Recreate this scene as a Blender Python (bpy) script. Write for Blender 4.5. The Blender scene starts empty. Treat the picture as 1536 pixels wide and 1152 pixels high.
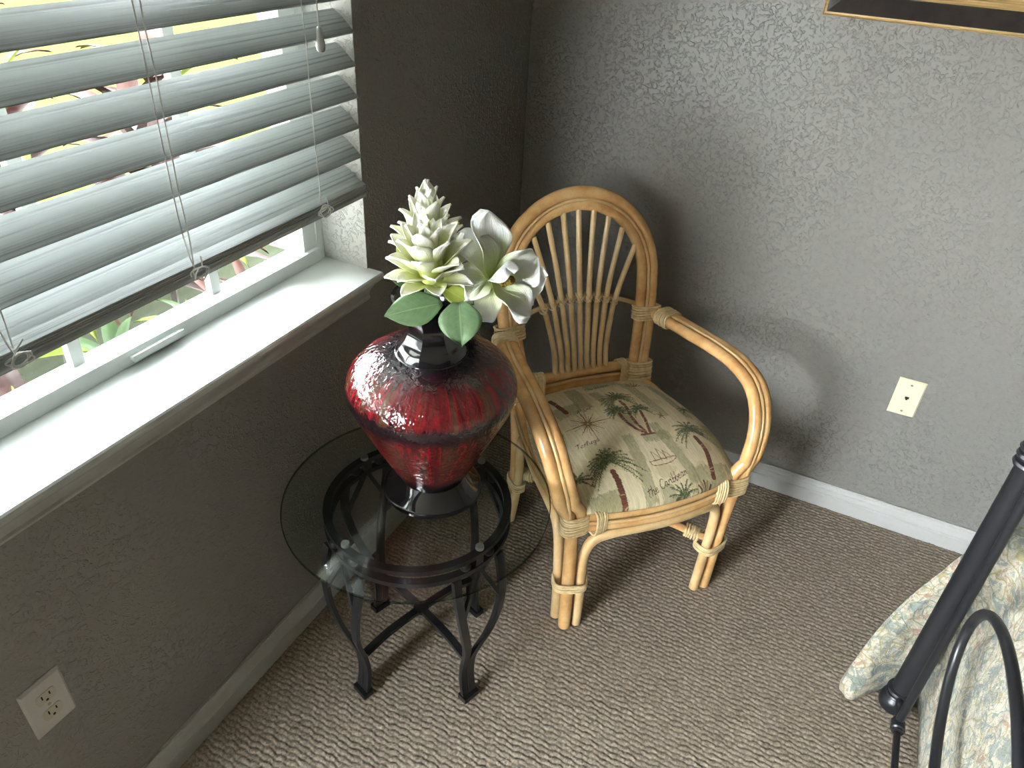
import bpy, bmesh, math, random
import numpy as np
from mathutils import Vector, Matrix

random.seed(7); np.random.seed(7)
SC = bpy.context.scene
COL = SC.collection
PI = math.pi

# ------------------------------------------------------------------ camera
F_PX = 1123.19
RIGHT = Vector((0.891305592859792, 0.4504499912494286, 0.05166377377084049))
UP = Vector((-0.29164075103588105, 0.4823308395481388, 0.82601612184994))
FWD = Vector((-0.34715992348207775, 0.7513000509810827, -0.5612737486501044))
CAMPOS = Vector((0.9458082595746042, -2.026140026988358, 1.581777944610667))
cam_data = bpy.data.cameras.new('camera')
cam = bpy.data.objects.new('camera', cam_data)
COL.objects.link(cam)
m = Matrix((RIGHT, UP, -FWD)).transposed().to_4x4()
m.translation = CAMPOS
cam.matrix_world = m
cam_data.sensor_fit = 'HORIZONTAL'
cam_data.sensor_width = 36.0
cam_data.lens = F_PX / 1536.0 * 36.0
cam_data.clip_start = 0.02
SC.camera = cam

# ------------------------------------------------------------------ light
SC.view_settings.view_transform = 'Standard'
SC.view_settings.look = 'None'
SC.view_settings.gamma = 1.0
SC.view_settings.use_curve_mapping = False
SC.view_settings.exposure = 0.88
SC.cycles.max_bounces = 14
SC.cycles.diffuse_bounces = 8
SC.cycles.transparent_max_bounces = 24
SC.cycles.sample_clamp_indirect = 8.0

world = bpy.data.worlds.new('sky'); SC.world = world
world.use_nodes = True
wn = world.node_tree; wn.nodes.clear()
wo = wn.nodes.new('ShaderNodeOutputWorld'); wb = wn.nodes.new('ShaderNodeBackground')
# bright hazy sky: warm white at the horizon, pale blue overhead
tcw = wn.nodes.new('ShaderNodeTexCoord'); spw = wn.nodes.new('ShaderNodeSeparateXYZ'); rpw = wn.nodes.new('ShaderNodeValToRGB')
wn.links.new(tcw.outputs['Generated'], spw.inputs[0]); wn.links.new(spw.outputs[2], rpw.inputs[0])
el = rpw.color_ramp.elements
el[0].position = 0.0; el[0].color = (0.97, 0.985, 1.0, 1); el[1].position = 0.8; el[1].color = (0.86, 0.94, 1.04, 1)
wn.links.new(rpw.outputs[0], wb.inputs['Color'])
wb.inputs['Strength'].default_value = 48.0
wn.links.new(wb.outputs[0], wo.inputs['Surface'])

sun_d = bpy.data.lights.new('sun', 'SUN'); sun_d.energy = 2.0; sun_d.angle = math.radians(2.0); sun_d.color = (1, 0.95, 0.86)
sun = bpy.data.objects.new('sun', sun_d); COL.objects.link(sun)
# the sun stands high behind the house (over +x), so it lights the garden only
sun.rotation_euler = Vector((-0.62, 0.30, -1.0)).to_track_quat('-Z', 'Y').to_euler()


# ------------------------------------------------------------------ node helpers
def srgb(r, g, b):
    f = lambda c: c / 12.92 if c <= 0.04045 else ((c + 0.055) / 1.055) ** 2.4
    return (f(r / 255), f(g / 255), f(b / 255), 1.0)


class NT:
    def __init__(s, name):
        s.m = bpy.data.materials.new(name); s.m.use_nodes = True
        s.t = s.m.node_tree; s.t.nodes.clear()
        s.out = s.n('ShaderNodeOutputMaterial')

    def n(s, typ, **kw):
        nd = s.t.nodes.new(typ)
        for k, v in kw.items():
            if k.startswith('i_'):
                nd.inputs[k[2:].replace('_', ' ')].default_value = v
            else:
                setattr(nd, k, v)
        return nd

    def l(s, a, b): s.t.links.new(a, b)

    def math(s, op, a, b=None, c=None):
        nd = s.n('ShaderNodeMath', operation=op)
        for i, v in enumerate((a, b, c)):
            if v is None: continue
            if hasattr(v, 'is_output'): s.l(v, nd.inputs[i])
            else: nd.inputs[i].default_value = v
        return nd.outputs[0]

    def mix(s, fac, a, b, blend='MIX'):
        nd = s.n('ShaderNodeMix', data_type='RGBA', blend_type=blend)
        for sock, v in ((nd.inputs[0], fac), (nd.inputs[6], a), (nd.inputs[7], b)):
            if hasattr(v, 'is_output'): s.l(v, sock)
            else: sock.default_value = v
        return nd.outputs[2]

    def ramp(s, fac, stops, interp='LINEAR'):
        nd = s.n('ShaderNodeValToRGB'); e = nd.color_ramp.elements
        nd.color_ramp.interpolation = interp
        while len(e) > 1: e.remove(e[-1])
        for i, (p, c) in enumerate(stops):
            if isinstance(c, (int, float)): c = (c, c, c, 1)
            if i == 0: e[0].position = p; e[0].color = c
            else:
                k = e.new(p); k.color = c
        s.l(fac, nd.inputs[0])
        return nd.outputs[0]

    def coord(s, kind='Object', scale=(1, 1, 1), rot=(0, 0, 0), loc=(0, 0, 0)):
        tc = s.n('ShaderNodeTexCoord'); mp = s.n('ShaderNodeMapping')
        mp.inputs['Scale'].default_value = scale; mp.inputs['Rotation'].default_value = rot
        mp.inputs['Location'].default_value = loc
        s.l(tc.outputs[kind], mp.inputs['Vector'])
        return mp.outputs[0]

    def geo(s, scale=(1, 1, 1)):
        g = s.n('ShaderNodeNewGeometry'); mp = s.n('ShaderNodeMapping')
        mp.inputs['Scale'].default_value = scale
        s.l(g.outputs['Position'], mp.inputs['Vector'])
        return mp.outputs[0]

    def noise(s, vec, scale, detail=2.0, rough=0.5, dist=0.0, out=0):
        nd = s.n('ShaderNodeTexNoise')
        nd.inputs['Scale'].default_value = scale; nd.inputs['Detail'].default_value = detail
        nd.inputs['Roughness'].default_value = rough; nd.inputs['Distortion'].default_value = dist
        s.l(vec, nd.inputs['Vector'])
        return nd.outputs[out]

    def fres(s, ior):
        # same reflectance from both faces of a thin sheet
        g = s.n('ShaderNodeNewGeometry'); nd = s.n('ShaderNodeFresnel')
        s.l(s.math('ADD', ior, s.math('MULTIPLY', g.outputs['Backfacing'], 1.0 / ior - ior)), nd.inputs[0])
        return nd

    def bump(s, h, strength=0.5, dist=0.002, normal=None):
        b = s.n('ShaderNodeBump'); b.inputs['Strength'].default_value = strength
        b.inputs['Distance'].default_value = dist
        s.l(h, b.inputs['Height'])
        if normal is not None: s.l(normal, b.inputs['Normal'])
        return b.outputs[0]

    def principled(s, color, rough=0.5, normal=None, **kw):
        p = s.n('ShaderNodeBsdfPrincipled')
        for sock, v in ((p.inputs['Base Color'], color), (p.inputs['Roughness'], rough)):
            if hasattr(v, 'is_output'): s.l(v, sock)
            else: sock.default_value = v
        if normal is not None: s.l(normal, p.inputs['Normal'])
        for k, v in kw.items():
            k = k.replace('_', ' ')
            if hasattr(v, 'is_output'): s.l(v, p.inputs[k])
            else: p.inputs[k].default_value = v
        s.l(p.outputs[0], s.out.inputs['Surface'])
        return p


# ------------------------------------------------------------------ materials
def mat_wall(name, col, strength=0.72):
    t = NT(name); v = t.geo()
    n1 = t.noise(v, 50, 3.0, 0.6, 0.8); n2 = t.noise(v, 105, 2.0, 0.5, 0.4)
    h1 = t.ramp(n1, [(0.535, 0.0), (0.57, 1.0)]); h2 = t.ramp(n2, [(0.57, 0.0), (0.62, 1.0)])
    hh = t.math('ADD', t.math('MULTIPLY', h1, 0.7), t.math('MULTIPLY', h2, 0.45))
    fine = t.noise(v, 420, 2.0)
    hh = t.math('ADD', hh, t.math('MULTIPLY', fine, 0.12))
    bl = t.noise(v, 2.2, 2.0)
    c = t.mix(bl, col, tuple(x * 1.05 for x in col[:3]) + (1,))
    t.principled(c, 0.36, t.bump(hh, strength, 0.0030), Specular_IOR_Level=0.45)
    return t.m


def mat_plain(name, col, rough=0.5, spec=0.5, nscale=None, nstr=0.1, ndist=0.001, **kw):
    t = NT(name); nrm = None; c = col
    v = t.coord('Object')
    if nscale:
        h = t.noise(v, nscale, 3.0); nrm = t.bump(h, nstr, ndist)
        c = t.mix(t.noise(v, nscale * 0.3, 2.0), tuple(x * 0.93 for x in col[:3]) + (1,), tuple(min(1, x * 1.06) for x in col[:3]) + (1,))
    t.principled(c, rough, nrm, Specular_IOR_Level=spec, **kw)
    return t.m


M = {}
M['wall'] = mat_wall('grey_wall_paint', srgb(133, 130, 126))
M['reveal'] = mat_wall('pale_reveal_paint', srgb(190, 188, 183), 0.9)
M['ceiling'] = mat_wall('ceiling_paint', srgb(232, 231, 227), 0.3)
M['trim'] = mat_plain('white_trim_paint', srgb(186, 185, 183), 0.38, 0.5, 60, 0.05)
M['sill'] = mat_plain('white_sill', srgb(206, 208, 206), 0.28, 0.5, 25, 0.04)
M['vinyl'] = mat_plain('white_vinyl_frame', srgb(222, 226, 224), 0.35, 0.5)
M['cord'] = mat_plain('white_cord', srgb(205, 204, 198), 0.7, 0.3)
M['tassel'] = mat_plain('grey_plastic_tassel', srgb(190, 190, 186), 0.35, 0.5)
M['outlet'] = mat_plain('white_outlet_plastic', srgb(214, 210, 205), 0.35)
M['ivory'] = mat_plain('ivory_plastic', srgb(236, 230, 200), 0.35)
M['recept'] = mat_plain('almond_receptacle', srgb(205, 198, 180), 0.4)
M['hole'] = mat_plain('dark_slot', srgb(22, 18, 15), 0.7)
M['screw'] = mat_plain('screw_metal', srgb(180, 172, 150), 0.4, 0.5, Metallic=0.6)
M['iron'] = mat_plain('black_wrought_iron', srgb(19, 19, 20), 0.5, 0.5, 300, 0.15, 0.0005)
M['bedmetal'] = mat_plain('gunmetal_bed_paint', srgb(38, 39, 43), 0.33, 0.6, 220, 0.06, 0.0005, Metallic=0.35)
M['rail_dark'] = mat_plain('blind_stack_edge', srgb(176, 178, 178), 0.55)
M['black_glaze'] = mat_plain('black_glazed_ceramic', srgb(14, 12, 14), 0.08, 0.6, 40, 0.05, 0.001, Coat_Weight=0.6, Coat_Roughness=0.04)


def mat_slat():
    t = NT('white_blind_slat'); v = t.coord('Object', (230, 1.6, 230))
    w = t.noise(v, 1.0, 3.0, 0.6)
    g = t.ramp(w, [(0.34, 0.0), (0.46, 0.75), (0.7, 1.0)])
    c = t.mix(g, srgb(126, 130, 130), srgb(164, 168, 167))
    p = t.principled(c, 0.5, t.bump(g, 0.35, 0.0008), Specular_IOR_Level=0.35)
    p.inputs['Transmission Weight'].default_value = 0.0
    return t.m


M['slat'] = mat_slat()


def mat_pane():
    t = NT('window_glass')
    tr = t.n('ShaderNodeBsdfTransparent'); tr.inputs[0].default_value = (0.97, 0.985, 0.975, 1)
    gl = t.n('ShaderNodeBsdfGlossy'); gl.inputs['Roughness'].default_value = 0.02
    fr = t.fres(1.45)
    mx = t.n('ShaderNodeMixShader')
    t.l(fr.outputs[0], mx.inputs[0]); t.l(tr.outputs[0], mx.inputs[1]); t.l(gl.outputs[0], mx.inputs[2])
    t.l(mx.outputs[0], t.out.inputs['Surface'])
    return t.m


M['pane'] = mat_pane()


def mat_tglass(name, tint, ior=1.4):
    t = NT(name)
    tr = t.n('ShaderNodeBsdfTransparent'); tr.inputs[0].default_value = tint
    gl = t.n('ShaderNodeBsdfGlossy'); gl.inputs['Roughness'].default_value = 0.01
    fr = t.fres(ior)
    mx = t.n('ShaderNodeMixShader')
    t.l(fr.outputs[0], mx.inputs[0]); t.l(tr.outputs[0], mx.inputs[1]); t.l(gl.outputs[0], mx.inputs[2])
    t.l(mx.outputs[0], t.out.inputs['Surface'])
    return t.m


M['tglass'] = mat_tglass('table_glass', (0.92, 0.945, 0.93, 1), 1.52)
M['tedge'] = mat_tglass('table_glass_edge', (0.36, 0.46, 0.42, 1), 1.5)
M['pad'] = mat_plain('cloudy_rubber_pad', srgb(150, 149, 143), 0.3)


def mat_carpet():
    t = NT('brown_loop_carpet'); v = t.geo()
    n1 = t.noise(v, 190, 2.0, 0.6); n2 = t.noise(v, 30, 2.0); n3 = t.noise(v, 900, 1.0)
    c = t.ramp(n1, [(0.30, srgb(100, 87, 74)), (0.5, srgb(138, 125, 110)), (0.72, srgb(172, 160, 146))])
    c = t.mix(t.math('MULTIPLY', n2, 0.35), c, srgb(132, 118, 104))
    t.principled(c, 0.95, t.bump(n3, 0.35, 0.0015), Specular_IOR_Level=0.1, Sheen_Weight=0.15)
    return t.m


M['carpet'] = mat_carpet()


def mat_rattan(name, base, dark, light, rough=0.26):
    t = NT(name); v = t.coord('Object')
    n = t.noise(v, 14, 3.0, 0.6); f = t.noise(t.coord('Object', (90, 90, 22)), 4.0, 3.0, 0.6)
    c = t.ramp(n, [(0.30, dark), (0.52, base), (0.75, light)])
    c = t.mix(t.math('MULTIPLY', t.ramp(f, [(0.45, 0.0), (0.7, 1.0)]), 0.28), c, dark)
    t.principled(c, rough, t.bump(f, 0.06, 0.001), Specular_IOR_Level=0.5, Coat_Weight=0.35, Coat_Roughness=0.12)
    return t.m


M['rattan'] = mat_rattan('honey_rattan_pole', srgb(224, 178, 120), srgb(198, 146, 90), srgb(236, 200, 148))
M['rattan2'] = mat_rattan('pale_rattan_spindle', srgb(224, 190, 140), srgb(206, 166, 112), srgb(234, 206, 160), 0.34)
M['reed'] = mat_rattan('pale_reed_bead', srgb(224, 186, 132), srgb(208, 164, 108), srgb(234, 204, 156), 0.34)


def mat_wrap():
    t = NT('split_cane_binding'); v = t.coord('Object')
    n = t.noise(v, 70, 3.0, 0.6); g = t.noise(v, 500, 2.0)
    c = t.ramp(n, [(0.3, srgb(204, 174, 124)), (0.55, srgb(228, 204, 158)), (0.8, srgb(238, 220, 180))])
    t.principled(c, 0.42, t.bump(g, 0.15, 0.0008), Specular_IOR_Level=0.4)
    return t.m


M['wrap'] = mat_wrap()


def mat_cushion():
    t = NT('palm_print_tapestry')
    a = t.n('ShaderNodeVertexColor'); a.layer_name = 'print'
    v = t.coord('Object', (1, 1, 1))
    w = t.n('ShaderNodeTexWave', wave_type='BANDS', bands_direction='X')
    w.inputs['Scale'].default_value = 115; w.inputs['Distortion'].default_value = 1.2; w.inputs['Detail'].default_value = 1.0
    t.l(v, w.inputs['Vector'])
    g = t.noise(v, 700, 1.0)
    hh = t.math('ADD', w.outputs['Fac'], t.math('MULTIPLY', g, 0.6))
    c = t.mix(t.math('MULTIPLY', w.outputs['Fac'], 0.22), a.outputs[0], (0.20, 0.17, 0.11, 1))
    t.principled(c, 0.9, t.bump(hh, 0.35, 0.0007), Specular_IOR_Level=0.15, Sheen_Weight=0.1)
    return t.m


M['cushion'] = mat_cushion()


def mat_vase():
    t = NT('red_drip_glaze'); tc = t.n('ShaderNodeTexCoord'); sp = t.n('ShaderNodeSeparateXYZ')
    t.l(tc.outputs['Object'], sp.inputs[0])
    ang = t.math('ARCTAN2', sp.outputs[1], sp.outputs[0])
    ca = t.math('COSINE', ang); sa = t.math('SINE', ang)
    cb = t.n('ShaderNodeCombineXYZ')
    t.l(ca, cb.inputs[0]); t.l(sa, cb.inputs[1]); t.l(t.math('MULTIPLY', sp.outputs[2], 0.9), cb.inputs[2])
    st = t.noise(cb.outputs[0], 6.5, 4.0, 0.6, 0.4)
    st2 = t.noise(cb.outputs[0], 15.0, 3.0, 0.6, 0.6)
    blot = t.noise(tc.outputs['Object'], 16.0, 3.0, 0.6, 0.5)
    red = t.ramp(st, [(0.30, srgb(44, 8, 12)), (0.43, srgb(78, 13, 19)), (0.50, srgb(110, 19, 26)), (0.55, srgb(64, 32, 24)), (0.64, srgb(78, 50, 36)), (0.8, srgb(38, 24, 24))])
    red = t.mix(t.ramp(st2, [(0.52, 0.0), (0.60, 0.75)]), red, srgb(70, 34, 30))
    red = t.mix(t.ramp(blot, [(0.56, 0.0), (0.68, 0.6)]), red, srgb(40, 16, 18))
    z = sp.outputs[2]
    wob = t.math('ADD', z, t.math('MULTIPLY', t.math('SUBTRACT', st, 0.5), 0.035))
    # black glaze at foot, shoulder ridge and under the neck
    b = t.ramp(wob, [(0.060, 1.0), (0.095, 0.0), (0.222, 0.0), (0.243, 0.95), (0.262, 0.95), (0.278, 0.0), (0.310, 0.0), (0.334, 1.0)])
    c = t.mix(b, red, srgb(14, 10, 16))
    dents = t.noise(tc.outputs['Object'], 78, 2.0, 0.5, 0.7)
    t.principled(c, 0.07, t.bump(dents, 0.50, 0.006), Specular_IOR_Level=0.55)
    return t.m


M['vase'] = mat_vase()


def mat_petal(name, tip, base, veins=60):
    t = NT(name); tc = t.n('ShaderNodeTexCoord'); sp = t.n('ShaderNodeSeparateXYZ')
    t.l(tc.outputs['UV'], sp.inputs[0])
    c = t.ramp(sp.outputs[1], [(0.0, base), (0.42, tuple(0.5 * (a + b) for a, b in zip(tip, base))), (0.75, tip)])
    mp = t.n('ShaderNodeMapping'); mp.inputs['Scale'].default_value = (veins * 0.25, 1.4, 1); t.l(tc.outputs['UV'], mp.inputs[0])
    h = t.noise(mp.outputs[0], 1.4, 3.0, 0.6, 1.2)
    p = t.principled(c, 0.62, t.bump(h, 0.55, 0.0025), Specular_IOR_Level=0.25)
    p.inputs['Subsurface Weight'].default_value = 0.25
    p.inputs['Subsurface Radius'].default_value = (0.006, 0.006, 0.004)
    p.inputs['Subsurface Scale'].default_value = 0.5
    return t.m


M['petal'] = mat_petal('cream_bract', srgb(246, 244, 230), srgb(206, 212, 130))
M['magnolia'] = mat_petal('white_silk_petal', srgb(249, 250, 246), srgb(190, 204, 120), 90)


def mat_leaf(name, a, b, rib, spec=0.35):
    t = NT(name); tc = t.n('ShaderNodeTexCoord'); sp = t.n('ShaderNodeSeparateXYZ')
    t.l(tc.outputs['UV'], sp.inputs[0])
    u = t.math('ABSOLUTE', t.math('SUBTRACT', sp.outputs[0], 0.5))
    v2 = t.math('SUBTRACT', sp.outputs[1], t.math('MULTIPLY', u, 0.55))
    wv = t.math('ABSOLUTE', t.math('SINE', t.math('MULTIPLY', v2, 24.0)))
    side = t.ramp(wv, [(0.0, 1.0), (0.10, 0.0)])
    mid = t.ramp(u, [(0.0, 1.0), (0.028, 0.0)])
    vein = t.math('MAXIMUM', mid, t.math('MULTIPLY', side, 0.45))
    n = t.noise(tc.outputs['UV'], 5.0, 3.0)
    c = t.mix(t.math('MULTIPLY', vein, 0.6), t.mix(n, a, b), rib)
    t.principled(c, 0.42, t.bump(vein, -0.4, 0.0015), Specular_IOR_Level=spec)
    return t.m


M['leaf'] = mat_leaf('dark_green_leaf', srgb(70, 96, 68), srgb(112, 136, 96), srgb(146, 166, 124))
M['leaf_y'] = mat_leaf('yellow_green_leaf', srgb(116, 140, 54), srgb(158, 158, 74), srgb(178, 180, 110))
M['stem'] = mat_plain('dark_green_stem', srgb(58, 70, 44), 0.6)
M['stamen'] = mat_plain('brown_stamen', srgb(118, 98, 40), 0.8, 0.2, 300, 0.6, 0.002)
M['sepal'] = mat_plain('tan_sepal', srgb(176, 148, 92), 0.7, 0.2)


def mat_quilt():
    t = NT('paisley_quilt'); v = t.geo()
    warp = t.noise(v, 9, 2.0, 0.5, 0.0, 1)
    add = t.n('ShaderNodeVectorMath', operation='MULTIPLY_ADD'); t.l(warp, add.inputs[0]); add.inputs[1].default_value = (0.09, 0.09, 0.09); t.l(v, add.inputs[2])
    vo = t.n('ShaderNodeTexVoronoi'); vo.inputs['Scale'].default_value = 11; t.l(add.outputs[0], vo.inputs['Vector'])
    rings = t.math('FRACT', t.math('MULTIPLY', vo.outputs['Distance'], 5.5))
    n1 = t.noise(v, 26, 4.0, 0.7, 1.2); n2 = t.noise(v, 9, 2.0, 0.6, 0.8); n3 = t.noise(v, 60, 4.0, 0.7, 1.5); n4 = t.noise(v, 5, 1.0)
    c = t.mix(t.ramp(n3, [(0.42, 0.0), (0.60, 0.75)]), srgb(192, 185, 168), srgb(152, 143, 120))
    c = t.mix(t.ramp(rings, [(0.0, 0.0), (0.30, 0.0), (0.36, 0.85), (0.46, 0.85), (0.52, 0.0)]), c, t.mix(t.ramp(n2, [(0.42, 0.0), (0.5, 1.0)]), srgb(98, 130, 118), srgb(150, 138, 86)))
    c = t.mix(t.ramp(n1, [(0.52, 0.0), (0.58, 0.75)]), c, srgb(108, 122, 122))
    c = t.mix(t.math('MULTIPLY', t.ramp(n1, [(0.38, 0.85), (0.44, 0.0)]), t.ramp(n4, [(0.45, 0.0), (0.55, 1.0)])), c, srgb(146, 116, 98))
    c = t.mix(t.math('MULTIPLY', t.ramp(n2, [(0.60, 0.0), (0.66, 0.7)]), t.ramp(n3, [(0.45, 0.3), (0.55, 1.0)])), c, srgb(112, 122, 118))
    vb = t.n('ShaderNodeTexVoronoi', feature='SMOOTH_F1'); vb.inputs['Scale'].default_value = 26; t.l(add.outputs[0], vb.inputs['Vector'])
    hgt = t.math('SUBTRACT', 1.0, vb.outputs['Distance'])
    hgt = t.math('ADD', hgt, t.math('MULTIPLY', n3, 0.25))
    t.principled(c, 0.9, t.bump(hgt, 0.9, 0.018), Specular_IOR_Level=0.15, Sheen_Weight=0.15)
    return t.m


M['quilt'] = mat_quilt()
M['mattress'] = mat_plain('white_mattress_ticking', srgb(214, 210, 202), 0.9, 0.2)


def mat_grain(name, a, b, rough=0.35, sc=(1, 60, 60), bumps=0.2, metal=0.0, spec=0.5):
    t = NT(name); n = t.noise(t.coord('Object', sc), 3.0, 3.0, 0.6)
    c = t.ramp(n, [(0.3, a), (0.7, b)])
    t.principled(c, rough, t.bump(n, bumps, 0.001), Specular_IOR_Level=spec, Metallic=metal)
    return t.m


M['gold'] = mat_grain('antique_gold_moulding', srgb(150, 118, 72), srgb(206, 176, 122), 0.4, (2, 90, 90), 0.25, 0.25)
M['framedark'] = mat_grain('mottled_dark_frame', srgb(16, 14, 14), srgb(46, 37, 33), 0.38, (9, 9, 9), 0.1)
M['canvas'] = mat_grain('muted_canvas', srgb(120, 112, 92), srgb(150, 136, 108), 0.8, (4, 4, 4), 0.1)
M['lawn'] = mat_grain('sunny_lawn', srgb(32, 34, 16), srgb(48, 47, 24), 0.95, (7, 7, 7), 0.6, spec=0.0)
M['mulch'] = mat_grain('leaf_mulch', srgb(12, 14, 10), srgb(34, 36, 25), 0.95, (26, 26, 26), 0.9, spec=0.0)
M['stucco'] = mat_wall('white_stucco', srgb(226, 220, 206), 0.8)
M['path'] = mat_grain('pale_concrete', srgb(80, 76, 70), srgb(104, 100, 92), 0.9, (20, 20, 20), 0.3, spec=0.0)
M['tileaf'] = mat_leaf('maroon_ti_leaf', srgb(16, 7, 7), srgb(42, 19, 15), srgb(58, 30, 24), 0.04)
M['tileaf2'] = mat_leaf('bronze_ti_leaf', srgb(26, 14, 12), srgb(54, 31, 23), srgb(64, 40, 32), 0.04)
M['crot'] = mat_leaf('lime_leaf', srgb(42, 54, 12), srgb(78, 86, 24), srgb(86, 92, 36), 0.04)
M['grn'] = mat_leaf('garden_green_leaf', srgb(16, 28, 12), srgb(40, 56, 24), srgb(50, 66, 34), 0.04)
M['trunkm'] = mat_grain('grey_plant_stem', srgb(40, 37, 33), srgb(64, 60, 55), 0.9, (30, 30, 30), 0.6, spec=0.0)


# ------------------------------------------------------------------ mesh helpers
class MB:
    def __init__(s): s.v = []; s.f = []; s.mi = []; s.cur = 0

    def add(s, vs, fs):
        o = len(s.v); s.v += [tuple(p) for p in vs]
        s.f += [tuple(i + o for i in f) for f in fs]; s.mi += [s.cur] * len(fs)

    def box(s, lo, hi, mat=None):
        x0, y0, z0 = lo; x1, y1, z1 = hi
        vs = [(x0, y0, z0), (x1, y0, z0), (x1, y1, z0), (x0, y1, z0), (x0, y0, z1), (x1, y0, z1), (x1, y1, z1), (x0, y1, z1)]
        if mat is not None: vs = [mat @ Vector(p) for p in vs]
        s.add(vs, [(0, 3, 2, 1), (4, 5, 6, 7), (0, 1, 5, 4), (1, 2, 6, 5), (2, 3, 7, 6), (3, 0, 4, 7)])

    def tube(s, pts, r, n=12, closed=False, cap=True, prof=None, up=None):
        """sweep; r float or list; prof = list of (a,b) section points scaled by r"""
        P = [Vector(p) for p in pts]; k = len(P)
        R = list(r) if isinstance(r, (list, tuple)) else [r] * k
        if prof is None: prof = [(math.cos(2 * PI * i / n), math.sin(2 * PI * i / n)) for i in range(n)]
        n = len(prof)
        T = []
        for i in range(k):
            a = P[(i - 1) % k] if (closed or i > 0) else P[i]; b = P[(i + 1) % k] if (closed or i < k - 1) else P[i]
            d = (b - a); T.append(d.normalized() if d.length > 1e-9 else Vector((0, 0, 1)))
        ref = Vector(up) if up is not None else (Vector((0, 0, 1)) if abs(T[0].z) < 0.9 else Vector((1, 0, 0)))
        N = (ref - T[0] * ref.dot(T[0])).normalized(); vs = []
        for i in range(k):
            if up is not None and i: N = ref
            N = (N - T[i] * N.dot(T[i])).normalized(); B = T[i].cross(N)
            for a, b in prof: vs.append(P[i] + (N * a + B * b) * R[i])
        fs = []
        for i in range(k if closed else k - 1):
            j = (i + 1) % k
            for q in range(n): fs.append((i * n + q, i * n + (q + 1) % n, j * n + (q + 1) % n, j * n + q))
        if not closed and cap:
            fs.append(tuple(range(n - 1, -1, -1))); fs.append(tuple((k - 1) * n + q for q in range(n)))
        s.add(vs, fs)

    def lathe(s, prof, c=(0, 0, 0), n=48, cap0=True, cap1=False, facet=None):
        vs = []; fs = []; k = len(prof)
        for r, z in prof:
            for i in range(n):
                a = 2 * PI * i / n
                vs.append((c[0] + r * math.cos(a), c[1] + r * math.sin(a), c[2] + z))
        for i in range(k - 1):
            for q in range(n): fs.append((i * n + q, i * n + (q + 1) % n, (i + 1) * n + (q + 1) % n, (i + 1) * n + q))
        if cap0: fs.append(tuple(range(n - 1, -1, -1)))
        if cap1: fs.append(tuple((k - 1) * n + q for q in range(n)))
        s.add(vs, fs)

    def sphere(s, c, r, nu=14, nv=8, sc=(1, 1, 1)):
        vs = [(c[0], c[1], c[2] - r * sc[2])]; fs = []
        for j in range(1, nv):
            t = -PI / 2 + PI * j / nv
            for i in range(nu):
                a = 2 * PI * i / nu
                vs.append((c[0] + r * sc[0] * math.cos(t) * math.cos(a), c[1] + r * sc[1] * math.cos(t) * math.sin(a), c[2] + r * sc[2] * math.sin(t)))
        vs.append((c[0], c[1], c[2] + r * sc[2])); top = len(vs) - 1
        for i in range(nu):
            fs.append((0, 1 + (i + 1) % nu, 1 + i)); fs.append((top, 1 + (nv - 2) * nu + i, 1 + (nv - 2) * nu + (i + 1) % nu))
        for j in range(nv - 2):
            for i in range(nu): fs.append((1 + j * nu + i, 1 + j * nu + (i + 1) % nu, 1 + (j + 1) * nu + (i + 1) % nu, 1 + (j + 1) * nu + i))
        s.add(vs, fs)

    def extrude(s, prof, a, b, frame):
        """prof 2D points; frame(p2d, t) -> 3D; straight extrusion from t=a to b"""
        n = len(prof); vs = [frame(p, a) for p in prof] + [frame(p, b) for p in prof]
        fs = [(i, (i + 1) % n, n + (i + 1) % n, n + i) for i in range(n)]
        fs += [tuple(range(n - 1, -1, -1)), tuple(range(n, 2 * n))]
        s.add(vs, fs)

    def mesh(s, name, mats, smooth=True, off=(0, 0, 0), auto=40):
        me = bpy.data.meshes.new(name)
        o = Vector(off)
        me.from_pydata([tuple(Vector(p) - o) for p in s.v], [], s.f)
        for mt in (mats if isinstance(mats, (list, tuple)) else [mats]): me.materials.append(mt)
        if any(s.mi): me.polygons.foreach_set('material_index', s.mi)
        bm = bmesh.new(); bm.from_mesh(me); bmesh.ops.recalc_face_normals(bm, faces=bm.faces); bm.to_mesh(me); bm.free()
        if smooth:
            me.polygons.foreach_set('use_smooth', [True] * len(me.polygons))
            try: me.set_sharp_from_angle(angle=math.radians(auto))
            except Exception: pass
        me.update()
        return me

    def build(s, name, mats, parent=None, smooth=True, off=None, auto=40):
        if off is None: off = parent.get('_o', (0, 0, 0)) if parent is not None else (0, 0, 0)
        return link(name, s.mesh(name, mats, smooth, off, auto), parent)


def link(name, me, parent=None):
    o = bpy.data.objects.new(name, me); COL.objects.link(o)
    if parent is not None: o.parent = parent
    return o


OFFS = {}


def thing(name, label, cat, loc=(0, 0, 0), rz=0.0, group=None, kind=None):
    o = bpy.data.objects.new(name, None); COL.objects.link(o)
    o.location = loc; o.rotation_euler = (0, 0, rz); o.empty_display_size = 0.05
    if label: o['label'] = label
    if cat: o['category'] = cat
    if group: o['group'] = group
    if kind: o['kind'] = kind
    return o


def part(mb, name, mat, parent, base=(0, 0, 0), smooth=True, auto=40):
    """child mesh; mb is in world coordinates, parent empty stands at base"""
    return link(name, mb.mesh(name, mat, smooth, base, auto), parent)


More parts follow.
